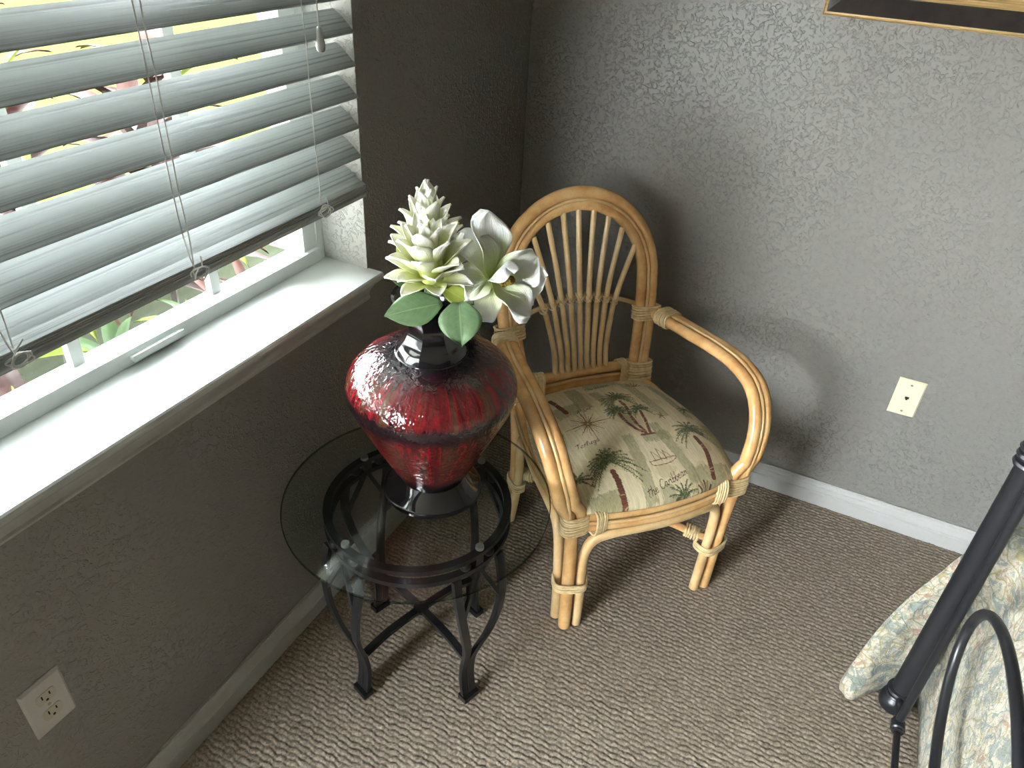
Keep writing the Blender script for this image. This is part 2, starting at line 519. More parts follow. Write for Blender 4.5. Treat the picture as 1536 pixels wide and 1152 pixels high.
def cr(pts, n=8, closed=False):
    """Catmull-Rom resample"""
    P = [np.array(p, float) for p in pts]; k = len(P); out = []
    rng = range(k if closed else k - 1)
    for i in rng:
        p1, p2 = P[i], P[(i + 1) % k]
        p0 = P[i - 1] if (closed or i > 0) else 2 * p1 - p2
        p3 = P[(i + 2) % k] if (closed or i + 2 < k) else 2 * p2 - p1
        for j in range(n):
            t = j / n
            out.append(0.5 * ((2 * p1) + (-p0 + p2) * t + (2 * p0 - 5 * p1 + 4 * p2 - p3) * t * t + (-p0 + 3 * p1 - 3 * p2 + p3) * t ** 3))
    if not closed: out.append(P[-1])
    return out


def setp(o, **kw):
    for k, v in kw.items(): o[k] = v
    return o


# ================================================================== ROOM
RX, RY, RZ = 5.6, -4.4, 2.44          # room extents
LY, AX = -2.14, -2.70                 # the left wall ends at LY; beyond it an unseen alcove, added for its daylight, reaches out to x = AX
WY0, WY1, WZ0, WZ1 = -1.722, -0.787, 0.8372, 2.06   # window opening in the left wall
WD = -0.19                            # outer face of the left wall

# floor: loop pile carpet built as rows of loops where the photograph shows it
def carpet():
    st = 0.0022
    xs = np.arange(0.0, 1.62, st); ys = np.arange(-1.62, 0.0 + st * 0.5, st)
    X, Y = np.meshgrid(xs, ys, indexing='ij')
    pr, pl = 0.0125, 0.0135
    row = Y / pr + 0.13 * np.sin(X * 21 + Y * 9) + 0.10 * np.sin(X * 83 + Y * 31) + 0.12 * np.sin(X * 190 + Y * 140); ri = np.floor(row)
    jit = (np.sin(ri * 12.9898) * 43758.5453) % 1.0
    ph = X / pl + 0.5 * (ri % 2) + 0.35 * jit + 0.25 * np.sin(X * 37 + ri)
    li = np.floor(ph); rnd = (np.sin(li * 78.233 + ri * 37.719) * 43758.5453) % 1.0
    prof = np.abs(np.sin(PI * (row - ri))) ** 0.65
    loop = 0.45 + 0.55 * np.abs(np.sin(PI * (ph - li))) ** 0.7
    Z = -0.0040 + 0.0034 * prof * loop * (0.50 + 0.65 * rnd)
    nx, ny = X.shape
    co = np.stack([X, Y, Z], -1).reshape(-1, 3).astype(np.float32)
    idx = np.arange(nx * ny).reshape(nx, ny)
    q = np.stack([idx[:-1, :-1], idx[1:, :-1], idx[1:, 1:], idx[:-1, 1:]], -1).reshape(-1, 4).astype(np.int32)
    # surrounding flat part
    x1, y0 = float(xs[-1]), float(ys[0])
    ex = np.array([(x1, RY, -0.002), (RX, RY, -0.002), (RX, 0, -0.002), (x1, 0, -0.002), (0, RY, -0.002), (x1, y0, -0.002), (0, y0, -0.002), (AX, RY, -0.002), (0, LY, -0.002), (AX, LY, -0.002)], np.float32)
    b = len(co); co = np.concatenate([co, ex])
    q = np.concatenate([q, np.array([[b, b + 1, b + 2, b + 3], [b + 4, b, b + 5, b + 6], [b + 7, b + 4, b + 8, b + 9]], np.int32)])
    me = bpy.data.meshes.new('floor')
    me.vertices.add(len(co)); me.vertices.foreach_set('co', co.ravel())
    me.loops.add(q.size); me.loops.foreach_set('vertex_index', q.ravel())
    me.polygons.add(len(q)); me.polygons.foreach_set('loop_start', np.arange(0, q.size, 4, dtype=np.int32))
    me.polygons.foreach_set('loop_total', np.full(len(q), 4, np.int32))
    me.polygons.foreach_set('use_smooth', np.ones(len(q), bool))
    me.materials.append(M['carpet']); me.update(calc_edges=True)
    return link('floor', me)


setp(carpet(), kind='structure')

b = MB()
b.box((WD, LY, -0.1), (0, WY0, RZ + 0.1)); b.box((WD, WY1, -0.1), (0, 0.15, RZ + 0.1))
for ya, yb, za, zb in ((WY0, WY1, WZ0 - 0.03, WZ1),):
    b.box((WD, ya, -0.1), (0, yb, za)); b.box((WD, ya, zb), (0, yb, RZ + 0.1))
wl = setp(b.build('wall_left', M['wall'], smooth=False), kind='structure')
b = MB()   # plaster reveal lining, paler paint
b.box((WD + 0.001, WY1 - 0.001, WZ0 - 0.02), (-0.0005, WY1 + 0.004, WZ1 + 0.003)); b.box((WD + 0.001, WY0 - 0.004, WZ0 - 0.02), (-0.0005, WY0 + 0.001, WZ1 + 0.003))
b.box((WD + 0.001, WY0 - 0.004, WZ1 - 0.001), (-0.0005, WY1 + 0.004, WZ1 + 0.004))
# small proud lip so the lining covers the wall core
o = b.build('reveal_lining', M['reveal'], wl, smooth=False)
for nm, lo, hi, mt in (('wall_right', (0, 0, -0.1), (RX, 0.15, RZ + 0.1), 'wall'), 
                       ('wall_far', (RX, RY - 0.15, -0.1), (RX + 0.15, 0.15, RZ + 0.1), 'wall'), ('ceiling', (AX - 0.15, RY - 0.15, RZ), (RX, 0, RZ + 0.1), 'ceiling')):
    b = MB(); b.box(lo, hi); setp(b.build(nm, M[mt], smooth=False), kind='structure')

HB = 0.0854
BB = [(0, 0), (0.013, 0), (0.0135, 0.042), (0.011, 0.047), (0.0115, 0.050), (0.0085, 0.060), (0.0085, 0.064), (0.0105, 0.066), (0.0095, 0.072), (0.0055, 0.078), (0.006, HB), (0, HB)]
b = MB(); b.extrude(BB, LY, 0, lambda p, t: (p[0], t, p[1] - 0.003 if p[1] == 0 else p[1]))
setp(b.build('baseboard_left', M['trim'], auto=25), kind='structure')
b = MB(); b.extrude(BB, 0.0136, RX, lambda p, t: (t, -p[0], p[1] - 0.003 if p[1] == 0 else p[1]))
setp(b.build('baseboard_right', M['trim'], auto=25), kind='structure')

# ------------------------------------------------------------------ windows
def build_window(name, WY0, WY1, muntins, lift):
    win = thing(name, None, None, (0, 0, 0), kind='structure')
    # stool (sill board) with rounded nose, and apron moulding
    b = MB()
    SIL = [(-0.112, WZ0 - 0.019), (0.034, WZ0 - 0.019), (0.0385, WZ0 - 0.016), (0.041, WZ0 - 0.010), (0.040, WZ0 - 0.003), (0.037, WZ0), (-0.112, WZ0)]
    b.extrude(SIL[1:6] + [(0.0, WZ0), (0.0, WZ0 - 0.019)], WY0 - 0.03, WY1 + 0.004, lambda p, t: (p[0], t, p[1]))
    b.extrude([(-0.15, WZ0 - 0.029), (0.0, WZ0 - 0.029), (0.0, WZ0), (-0.15, WZ0)], WY0 + 0.001, WY1 - 0.001, lambda p, t: (p[0], t, p[1]))
    b.build('sill', M['sill'], win, auto=30)
    b = MB()
    AP = [(0.0005, 0.7712), (0.012, 0.7712), (0.0125, 0.776), (0.010, 0.780), (0.0105, 0.787), (0.016, 0.797), (0.023, 0.805), (0.0265, 0.811), (0.027, 0.817), (0.0005, 0.817)]
    b.extrude(AP, WY0 - 0.01, WY1 - 0.012, lambda p, t: (p[0], t, p[1])); b.build('apron', M['trim'], win, auto=30)
    # vinyl frame set in the reveal
    FX0, FX1 = -0.185, -0.118
    b = MB()
    b.box((FX0, WY1 - 0.022, WZ0), (FX1, WY1 - 0.001, WZ1)); b.box((FX0, WY0 + 0.001, WZ0), (FX1, WY0 + 0.022, WZ1)); b.box((FX0, WY0 + 0.001, WZ1 - 0.03), (FX1, WY1 - 0.001, WZ1 - 0.001))
    b.box((FX0, WY0 + 0.022, WZ0 - 0.0), (FX0 + 0.02, WY1 - 0.022, WZ0 + 0.018))
    b.build('window_frame', M['vinyl'], win, smooth=False)
    # lower sash: bottom rail, stiles, meeting rail
    b = MB()
    b.box((-0.152, WY0 + 0.022, WZ0 + 0.001), (-0.112, WY1 - 0.0225, WZ0 + 0.031)); b.build('sash_rail', M['vinyl'], win, smooth=False)
    b = MB(); b.box((-0.165, WY0 + 0.022, WZ0 + 0.001), (-0.154, WY1 - 0.0225, WZ0 + 0.029)); b.build('glazing_stop', M['vinyl'], win, smooth=False)
    for ya, yb in ((WY1 - 0.062, WY1 - 0.0225), (WY0 + 0.0225, WY0 + 0.062)):
        b = MB(); b.box((-0.160, ya, WZ0 + 0.031), (-0.122, yb, 1.44)); b.build('sash_stile', M['vinyl'], win, smooth=False)
        b = MB(); b.box((-0.180, ya + 0.006, WZ0 + 0.031), (-0.161, yb - 0.006, WZ1 - 0.03)); b.build('jamb_liner', M['vinyl'], win, smooth=False)
    b = MB(); b.box((-0.160, WY0 + 0.0225, 1.44), (-0.118, WY1 - 0.0225, 1.478)); b.build('meeting_rail', M['vinyl'], win, smooth=False)
    for yc in muntins:
        b = MB(); b.box((-0.158, yc - 0.011, WZ0 + 0.031), (-0.142, yc + 0.011, 1.44)); b.build('muntin', M['vinyl'], win, smooth=False)
    b = MB(); b.box((-0.151, WY0 + 0.06, WZ0 + 0.025), (-0.149, WY1 - 0.06, 1.45)); b.build('pane', M['pane'], win, smooth=False)
    b = MB(); b.box((-0.176, WY0 + 0.03, 1.46), (-0.174, WY1 - 0.03, WZ1 - 0.02)); b.build('pane', M['pane'], win, smooth=False)
    b = MB()   # finger lift on the sash
    b.extrude([(-0.112, WZ0 + 0.015), (-0.101, WZ0 + 0.010), (-0.099, WZ0 + 0.012), (-0.099, WZ0 + 0.024), (-0.102, WZ0 + 0.024), (-0.103, WZ0 + 0.016), (-0.112, WZ0 + 0.021)], lift - 0.055, lift + 0.055, lambda p, t: (p[0], t, p[1]))
    b.build('sash_lift', M['vinyl'], win, smooth=False)


build_window('window_1', WY0, WY1, (-1.088, -1.395), -1.27)
# unseen alcove added past the left wall's end; back glazing lights the right wall
AW0, AW1, AZ0, AZ1 = AX + 0.08, -0.04, 0.85, 2.34
b = MB(); b.box((AX - 0.15, RY - 0.15, -0.1), (AW0, RY, RZ + 0.1)); b.box((AW1, RY - 0.15, -0.1), (RX, RY, RZ + 0.1)); b.box((AW0, RY - 0.15, -0.1), (AW1, RY, AZ0)); b.box((AW0, RY - 0.15, AZ1), (AW1, RY, RZ + 0.1))
setp(b.build('wall_back', M['wall'], smooth=False), kind='structure')
b = MB(); b.box((AX - 0.15, RY, -0.1), (AX, LY + 0.15, RZ + 0.1)); setp(b.build('added_alcove_wall', M['ceiling'], smooth=False), kind='structure')  # added alcove side, kept white to bounce more fill into the room
b = MB(); b.box((AX, LY, -0.1), (WD - 0.001, LY + 0.15, RZ + 0.1)); setp(b.build('added_alcove_return', M['ceiling'], smooth=False), kind='structure')  # closes the added alcove, white for the same bounce
added_win = thing('added_alcove_window', None, None, (0, 0, 0), kind='structure')  # added window out of view, grades daylight along the right wall
b = MB(); ya, yb = RY - 0.10, RY - 0.05
b.box((AW0, ya, AZ0), (AW0 + 0.035, yb, AZ1)); b.box((AW1 - 0.035, ya, AZ0), (AW1, yb, AZ1)); b.box((AW0 + 0.035, ya, AZ0), (AW1 - 0.035, yb, AZ0 + 0.035)); b.box((AW0 + 0.035, ya, AZ1 - 0.035), (AW1 - 0.035, yb, AZ1)); b.build('window_frame', M['vinyl'], added_win, smooth=False)
for k in (1, 2):
    xm = AW0 + (AW1 - AW0) * k / 3; b = MB(); b.box((xm - 0.02, ya, AZ0 + 0.035), (xm + 0.02, yb, AZ1 - 0.035)); b.build('mullion', M['vinyl'], added_win, smooth=False)
b = MB(); b.box((AW0 + 0.03, RY - 0.077, AZ0 + 0.03), (AW1 - 0.03, RY - 0.073, AZ1 - 0.03)); b.build('pane', M['pane'], added_win, smooth=False)
b = MB(); b.extrude(BB, RY, LY, lambda p, t: (AX + p[0], t, p[1])); setp(b.build('added_alcove_baseboard', M['trim'], auto=25), kind='structure')

# ------------------------------------------------------------------ blind
blind = thing('venetian_blind', 'white wood-grain venetian blind with tilted slats hanging in the window', 'blind', (-0.02, -1.25, 1.0))
BB0 = (-0.02, -1.25, 1.0)
BY0, BY1 = WY0 + 0.006, WY1 - 0.003
PITCH = 0.0585; Z0 = 1.0875 - PITCH * 0.97       # front edge height of the lowest hanging slat
TI = math.radians(38)
SW = 0.058
b = MB()
nseg = 8; prof = []
for i in range(nseg + 1):
    t = i / nseg - 0.5; prof.append((t * SW, 0.0022 * (1 - 4 * t * t) + 0.0016))
for i in range(nseg, -1, -1):
    t = i / nseg - 0.5; prof.append((t * SW, 0.0022 * (1 - 4 * t * t) - 0.0016))
b.extrude(prof, BY0 - BB0[1], BY1 - BB0[1], lambda p, t: (p[0], t, p[1]))
slat_me = b.mesh('slat', M['slat'], auto=35)


def slat(xf, zf, tilt):
    o = link('slat', slat_me, blind)
    cx = xf - math.cos(tilt) * SW / 2; cz = zf + math.sin(tilt) * SW / 2
    o.location = (cx - BB0[0], 0, cz - BB0[2]); o.rotation_euler = (0, tilt, 0)
    return o


k = 0
while Z0 + k * PITCH < WZ1 - 0.09:
    slat(0.004, Z0 + k * PITCH, TI if k > 0 else TI * 0.93); k += 1
NSL = k
for i in range(4):          # spare slats lying on the bottom rail
    slat(0.0105 - 0.0005 * (i % 2), 1.0215 + i * 0.0037, math.radians(15 + 1.5 * i))
b = MB()
rp = [(-0.029, -0.006), (0.027, -0.006), (0.029, -0.004), (0.029, 0.004), (0.026, 0.006), (-0.026, 0.006), (-0.029, 0.004)]
ct, sn = math.cos(math.radians(14)), math.sin(math.radians(14))
b.extrude(rp, BY0, BY1, lambda p, t: (-0.018 + p[0] * ct + p[1] * sn, t, 1.0180 - p[0] * sn + p[1] * ct))
part(b, 'bottom_rail', M['slat'], blind, BB0, auto=30)
b = MB(); b.box((-0.07, BY0, WZ1 - 0.062), (0.0, BY1, WZ1 - 0.004)); part(b, 'headrail', M['slat'], blind, BB0, smooth=False)
YC = [-0.932, -1.253, -1.560]
zt = WZ1 - 0.05
for j, yc in enumerate(YC):
    b = MB(); pts = [(0.0085, yc, 1.035)]
    for q in range(NSL): pts.append((0.0075 + (0.0012 if q % 2 else 0), yc + 0.0008 * math.sin(q * 1.7), Z0 + q * PITCH))
    pts.append((0.004, yc, zt)); b.tube(pts, 0.0011, 6); part(b, 'ladder_cord', M['cord'], blind, BB0)
    if j in (1, 2):
        b = MB(); y2 = yc - 0.013
        b.tube(cr([(0.014, yc - 0.004, 1.028), (0.013, y2 + 0.003, 1.06), (0.010, y2, 1.14), (0.010, y2 - 0.001, 1.4), (0.006, y2, zt)], 8), 0.0010, 6)
        part(b, 'ladder_cord', M['cord'], blind, BB0)
    b = MB(); rr = random.Random(j + 3)      # loose knot tied under each ladder
    pts = [(0.013, yc + 0.012, 1.045)]
    for q in range(15):
        a = q * 1.45 + j
        pts.append((0.0185 + 0.005 * math.sin(q * 2.1), yc + 0.021 * math.cos(a) * (0.4 + 0.6 * rr.random()), 1.022 + 0.013 * math.sin(a) * (0.5 + 0.5 * rr.random())))
    pts.append((0.016, yc - 0.016, 1.020)); b.tube(cr(pts, 6), 0.00125, 6); part(b, 'cord_knot', M['cord'], blind, BB0)
b = MB(); ty, tx = -0.900, 0.014
b.tube([(tx, ty - 0.001, 1.345), (tx, ty - 0.0015, 1.6), (0.003, ty, zt)], 0.0011, 6); part(b, 'pull_cord', M['cord'], blind, BB0)
b = MB(); b.lathe([(0.0022, 0.036), (0.0042, 0.034), (0.005, 0.028), (0.0056, 0.02), (0.0078, 0.010), (0.0086, 0.004), (0.0078, -0.002), (0.0055, -0.0055), (0.002, -0.006)][::-1], (tx, ty, 1.312), 20, True, True)
part(b, 'tassel', M['tassel'], blind, BB0)


# ------------------------------------------------------------------ wall plates
def plate_mesh(name, mat, parent, w, h, axis, hole=None):
    """bevelled cover plate, local: a across, z up, d out of the wall"""
    b = MB(); d = 0.0055; e = 0.004
    pr = []
    for (sx, sz) in ((-1, -1), (1, -1), (1, 1), (-1, 1)):
        pr.append((sx, sz))
    outer = [(sx * w / 2, sz * h / 2, 0.0) for sx, sz in pr]; mid = [(sx * w / 2, sz * h / 2, d * 0.35) for sx, sz in pr]
    top = [(sx * (w / 2 - e), sz * (h / 2 - e), d) for sx, sz in pr]
    vs = [axis(*p) for p in outer + mid + top]
    fs = []
    for L in (0, 4):
        for i in range(4): fs.append((L + i, L + (i + 1) % 4, L + 4 + (i + 1) % 4, L + 4 + i))
    fs += [(8, 9, 10, 11), (3, 2, 1, 0)]
    b.add(vs, fs)
    return b.build(name, mat, parent, smooth=False, off=(0, 0, 0))


OY, OZ = -1.7013, 0.4317
outlet = thing('wall_outlet', 'white duplex electrical outlet on the wall under the window', 'outlet', (0.0, OY, OZ))
ax = lambda a, z, d: (d, a, z)
plate_mesh('cover_plate', M['outlet'], outlet, 0.070, 0.114, ax)
for s in (1, -1):
    b = MB(); ring = []; n = 28
    for i in range(n):
        a = 2 * PI * i / n; x = 0.0172 * math.cos(a); z = max(-0.0118, min(0.0118, 0.0172 * math.sin(a)))
        ring.append((x, z + s * 0.0195))
    vs = [(0.005, x, z) for x, z in ring] + [(0.0066, x * 0.985, z) for x, z in ring]
    b.add(vs, [(i, (i + 1) % n, n + (i + 1) % n, n + i) for i in range(n)] + [tuple(range(n, 2 * n))])
    rc = b.build('receptacle', M['recept'], outlet, smooth=False, off=(0, 0, 0))
    b = MB(); zc = s * 0.0195
    for yy, hh in ((-0.0065, 0.0042), (0.0065, 0.0034)): b.box((0.0060, yy - 0.0011, zc + 0.0035 - hh), (0.0069, yy + 0.0011, zc + 0.0035 + hh))
    b.tube([(0.0060, 0, zc - 0.0068), (0.0069, 0, zc - 0.0068)], 0.0024, 12)
    b.build('slot', M['hole'], rc, smooth=False, off=(0, 0, 0))
b = MB(); b.tube([(0.0052, 0, 0), (0.0063, 0, 0)], 0.003, 16); b.build('screw', M['screw'], outlet, off=(0, 0, 0))

PX, PZ = 1.2104, 0.4476
jack = thing('phone_jack', 'ivory telephone jack plate on the grey wall beside the chair', 'wall plate', (PX, 0.0, PZ))
ax2 = lambda a, z, d: (a, -d, z)
plate_mesh('cover_plate', M['ivory'], jack, 0.070, 0.114, ax2)
b = MB(); b.box((-0.0052, -0.0062, -0.0018), (0.0052, -0.005, 0.0048)); b.box((-0.0026, -0.0062, -0.0058), (0.0026, -0.005, -0.0016)); b.build('socket', M['hole'], jack, smooth=False, off=(0, 0, 0))
for s in (1, -1):
    b = MB(); b.tube([(0, -0.005, s * 0.042), (0, -0.0064, s * 0.042)], 0.0034, 16); sc_ = b.build('screw', M['screw'], jack, off=(0, 0, 0))
    b = MB(); b.box((-0.0026, -0.0068, s * 0.042 - 0.0005), (0.0026, -0.0062, s * 0.042 + 0.0005)); b.build('slot', M['hole'], sc_, smooth=False, off=(0, 0, 0))

# ------------------------------------------------------------------ picture frame
FXL, FXR, FZB, FZT = 0.7375, 1.75, 1.356, 2.06
frame = thing('picture_frame', 'large dark picture frame with gold inner and outer mouldings on the grey wall', 'picture frame', (FXL, -0.001, FZB))


def frame_ring(mb, i0, i1, prof):
    """mitred ring between insets i0..i1; prof list of (inset, depth)"""
    n = len(prof); vs = []
    for cx, cz, sx, sz in ((FXL, FZB, 1, 1), (FXR, FZB, -1, 1), (FXR, FZT, -1, -1), (FXL, FZT, 1, -1)):
        for a, d in prof: vs.append((cx + sx * a, -0.002 - d, cz + sz * a))
    fs = []
    for k in range(4):
        j = (k + 1) % 4
        for q in range(n): fs.append((k * n + q, k * n + (q + 1) % n, j * n + (q + 1) % n, j * n + q))
    mb.add(vs, fs)


for nm, mt, pr in (('outer_moulding', 'gold', [(0, 0), (0, 0.018), (0.002, 0.0205), (0.004, 0.019), (0.005, 0.0205), (0.008, 0.020), (0.008, 0)]),
                   ('frame_panel', 'framedark', [(0.008, 0), (0.008, 0.018), (0.011, 0.0185), (0.047, 0.030), (0.049, 0.030), (0.049, 0)]),
                   ('inner_moulding', 'gold', [(0.049, 0), (0.049, 0.034), (0.053, 0.036), (0.057, 0.033), (0.060, 0.0335), (0.066, 0.026), (0.069, 0.0262), (0.074, 0.018), (0.074, 0)])):
    b = MB(); frame_ring(b, 0, 0, pr); part(b, nm, M[mt], frame, (FXL, -0.001, FZB), smooth=False)
b = MB(); b.box((FXL + 0.07, -0.012, FZB + 0.07), (FXR - 0.07, -0.003, FZT - 0.07)); part(b, 'canvas', M['canvas'], frame, (FXL, -0.001, FZB), smooth=False)

# ================================================================== RATTAN ARMCHAIR
# chair coordinates: u to its left arm as seen by a viewer in front (right in the picture), v forward, z up
CH = (0.7165, -0.6635, 0.0)
chair = thing('rattan_armchair', 'honey-coloured rattan armchair with rounded fan back and palm print seat', 'chair', CH, math.radians(48.0))
L3 = lambda u, v, z: (u, -v, z)
VB = lambda z: -0.45 - 0.268 * (z - 0.46)          # leaning plane of the back


def cpart(mb, name, mat, parent=None, auto=45): return link(name, mb.mesh(name, M[mat], True, (0, 0, 0), auto), parent or chair)


def wrap(mb, c, axis, a_dir, a, bb, length, strands, tr=None):
    """cane binding: strands of elliptical rings round an axis; a,bb half sizes along a_dir and axis x a_dir"""
    ax_ = Vector(axis).normalized(); ad = Vector(a_dir); ad = (ad - ax_ * ad.dot(ax_)).normalized(); bd = ax_.cross(ad)
    tr = tr or length / strands * 0.47; n = 28
    for i in range(strands):
        o = Vector(c) + ax_ * ((i + 0.5) / strands - 0.5) * length
        g = 0.0006 * math.sin(i * 2.7)
        pts = []
        for q in range(n):
            t = 2 * PI * q / n; ct, st = math.cos(t), math.sin(t)
            e = 0.62
            pts.append(o + ad * (math.copysign(abs(ct) ** e, ct) * (a + g)) + bd * (math.copysign(abs(st) ** e, st) * (bb + g)) + ax_ * (0.0012 * math.sin(t + i)))
        mb.tube(pts, tr, 6, closed=True, prof=[(0.55 * math.cos(2 * PI * w / 6), math.sin(2 * PI * w / 6)) for w in range(6)] if False else None)


# back: outer pole with rear legs, inner pole, bead
def arch_pts(R, zc, legs, dv=0.0, n=22):
    P = []
    for u, z in legs: P.append((-u, z))
    for i in range(n + 1):
        a = PI - PI * i / n; P.append((R * math.cos(a), zc + R * 0.98 * math.sin(a)))
    for u, z in legs[::-1]: P.append((u, z))
    return [L3(u, VB(z) + dv, z) for u, z in P]


outer = arch_pts(0.222, 0.705, [(0.193, 0.40), (0.196, 0.45), (0.208, 0.53), (0.218, 0.62)])
rl = [(0.202, -0.432, 0.001), (0.197, -0.412, 0.08), (0.194, -0.405, 0.16), (0.191, -0.415, 0.26), (0.191, -0.430, 0.34)]
outer = [L3(-u, v, z) for u, v, z in rl] + outer + [L3(u, v, z) for u, v, z in rl[::-1]]
b = MB(); b.tube(cr(outer, 3), 0.0165, 14); cpart(b, 'back_pole', 'rattan')
inner = arch_pts(0.191, 0.705, [(0.163, 0.405), (0.166, 0.45), (0.178, 0.53), (0.188, 0.62)])
b = MB(); b.tube(cr(inner, 3), 0.0145, 14); cpart(b, 'inner_pole', 'rattan')
bead = arch_pts(0.2065, 0.705, [(0.178, 0.41), (0.181, 0.45), (0.193, 0.53), (0.203, 0.62)], dv=0.0105)
b = MB(); b.tube(cr(bead, 3), 0.0048, 8); cpart(b, 'reed_bead', 'reed')
# back rails
for zz, r, mt, dv in ((0.452, 0.0155, 'rattan', 0), (0.416, 0.0155, 'rattan', 0), (0.434, 0.0045, 'reed', 0.013)):
    b = MB(); b.tube(cr([L3(-0.165, -0.440 + dv, zz), L3(-0.08, -0.450 + dv, zz), L3(0, -0.454 + dv, zz), L3(0.08, -0.450 + dv, zz), L3(0.165, -0.440 + dv, zz)], 6), r, 12)
    cpart(b, 'back_rail' if mt == 'rattan' else 'reed_bead', mt)
# spindles, cross rod, ties
tops = [(0, 0.884), (0.044, 0.878), (0.087, 0.858), (0.128, 0.826), (0.168, 0.780)]
zt_ = [0.656, 0.654, 0.651, 0.646, 0.638]
for i in range(-4, 5):
    k = abs(i); s = 1 if i >= 0 else -1; ut, ztop = tops[k]
    ub = 0.0193 * i; um = 0.0262 * i
    P = [(ub, 0.462), (ub * 1.02, 0.52), (s * abs(um) * 0.9, 0.60), (um, zt_[k]), (s * (abs(um) * 0.62 + ut * 0.38), zt_[k] + (ztop - zt_[k]) * 0.42), (s * ut, ztop)]
    b = MB(); b.tube(cr([L3(u, VB(z) + 0.003, z) for u, z in P], 6), 0.0074, 10); cpart(b, 'spindle', 'rattan2')
    b = MB(); c0 = Vector(L3(um, VB(zt_[k]) + 0.003, zt_[k]))
    for sgn in (-1, 1):
        pts = []
        for q in range(18):
            t = 2 * PI * q / 18
            pts.append(c0 + Vector((0.0092 * math.cos(t), 0.0150 * math.sin(t) + 0.0052, sgn * 0.0085 * math.cos(t) + 0.30 * (0.0150 * math.sin(t) + 0.0052))))
        b.tube(pts, 0.0019, 6, closed=True)
    for dz in (-0.0085, 0.0085):
        b.tube([c0 + Vector((0.0088 * math.cos(2 * PI * q / 14), 0.0088 * math.sin(2 * PI * q / 14), dz)) for q in range(14)], 0.0014, 6, closed=True)
    cpart(b, 'tie', 'wrap')
b = MB(); b.tube(cr([L3(u, VB(z) - 0.010, z) for u, z in ((-0.186, 0.612), (-0.11, 0.638), (0, 0.655), (0.11, 0.638), (0.186, 0.612))], 8), 0.0062, 10); cpart(b, 'cross_rod', 'rattan2')

# arms
ARM = [(0.222, -0.492, 0.592), (0.236, -0.43, 0.600), (0.254, -0.33, 0.606), (0.268, -0.23, 0.613), (0.275, -0.15, 0.612), (0.277, -0.085, 0.594), (0.271, -0.040, 0.555), (0.261, -0.013, 0.500), (0.248, -0.001, 0.445), (0.238, 0.0, 0.395)]
for s in (1, -1):
    arm = thing_arm = bpy.data.objects.new('arm', None); COL.objects.link(arm); arm.parent = chair; arm.empty_display_size = 0.03
    pth = cr(ARM, 6)
    # outer pole runs on to the floor as the front leg
    outp = [(u + 0.0155 * min(1, 0.35 + i / 14), v, z) for i, (u, v, z) in enumerate(pth)]
    outp = [p for p in outp if p[2] > 0.43 or p[1] < -0.2] + [(0.240, 0.0, 0.400), (0.228, 0.0, 0.36), (0.219, 0.0, 0.28), (0.214, 0.0, 0.16), (0.210, 0.002, 0.001)]
    b = MB(); b.tube([L3(s * u, v, z) for u, v, z in cr(outp, 2)], 0.0160, 14); cpart(b, 'arm_pole', 'rattan', arm)
    inp = [(u - 0.0150 * min(1, 0.35 + i / 14), v + 0.004, z) for i, (u, v, z) in enumerate(pth)]
    inp = [p for p in inp if p[2] > 0.42 or p[1] < -0.2] + [(0.208, 0.002, 0.400), (0.205, 0.002, 0.372)]
    b = MB(); b.tube([L3(s * u, v, z) for u, v, z in cr(inp, 2)], 0.0150, 14); cpart(b, 'arm_pole', 'rattan', arm)
    bp = []
    for i in range(2, len(pth)):
        a = pth[max(0, i - 1)]; c_ = pth[min(len(pth) - 1, i + 1)]
        tv, tz = c_[1] - a[1], c_[2] - a[2]; ln = math.hypot(tv, tz) or 1
        nv, nz = -tz / ln, tv / ln
        u, v, z = pth[i]; bp.append(L3(s * u, v + nv * 0.0128, z + nz * 0.0128))
    b = MB(); b.tube(bp, 0.0048, 8); cpart(b, 'reed_bead', 'reed', arm)

# seat rails
BOW = [(-0.205, 0.0), (-0.14, 0.014), (-0.07, 0.024), (0, 0.028), (0.07, 0.024), (0.14, 0.014), (0.205, 0.0)]
for zz, r, mt, dv in ((0.384, 0.0155, 'rattan', 0), (0.350, 0.0150, 'rattan', 0), (0.3665, 0.0046, 'reed', 0.0125)):
    b = MB(); b.tube(cr([L3(u, v + dv, zz) for u, v in BOW], 5), r, 12); cpart(b, 'front_rail' if mt == 'rattan' else 'reed_bead', mt)
for s in (1, -1):
    SR = [(0.219, -0.02), (0.222, -0.12), (0.218, -0.24), (0.205, -0.34), (0.191, -0.415)]
    for zz, r, mt, du in ((0.384, 0.0150, 'rattan', 0), (0.350, 0.0145, 'rattan', 0), (0.3665, 0.0045, 'reed', 0.012)):
        b = MB(); b.tube(cr([L3(s * (u + du), v, zz + 0.02 * (-v / 0.42)) for u, v in SR], 5), r, 12); cpart(b, 'side_rail' if mt == 'rattan' else 'reed_bead', mt)
    # side arch of thinner pole
    SA = [(0.218, -0.034, 0.001), (0.222, -0.034, 0.10), (0.228, -0.034, 0.20), (0.231, -0.040, 0.27), (0.230, -0.065, 0.315), (0.226, -0.12, 0.328), (0.220, -0.22, 0.334), (0.208, -0.32, 0.338), (0.199, -0.362, 0.326), (0.196, -0.378, 0.28), (0.196, -0.376, 0.18), (0.199, -0.385, 0.09), (0.203, -0.398, 0.001)]
    b = MB(); b.tube(cr([L3(s * u, v, z) for u, v, z in SA], 4), 0.0128, 12); cpart(b, 'side_arch', 'rattan2')
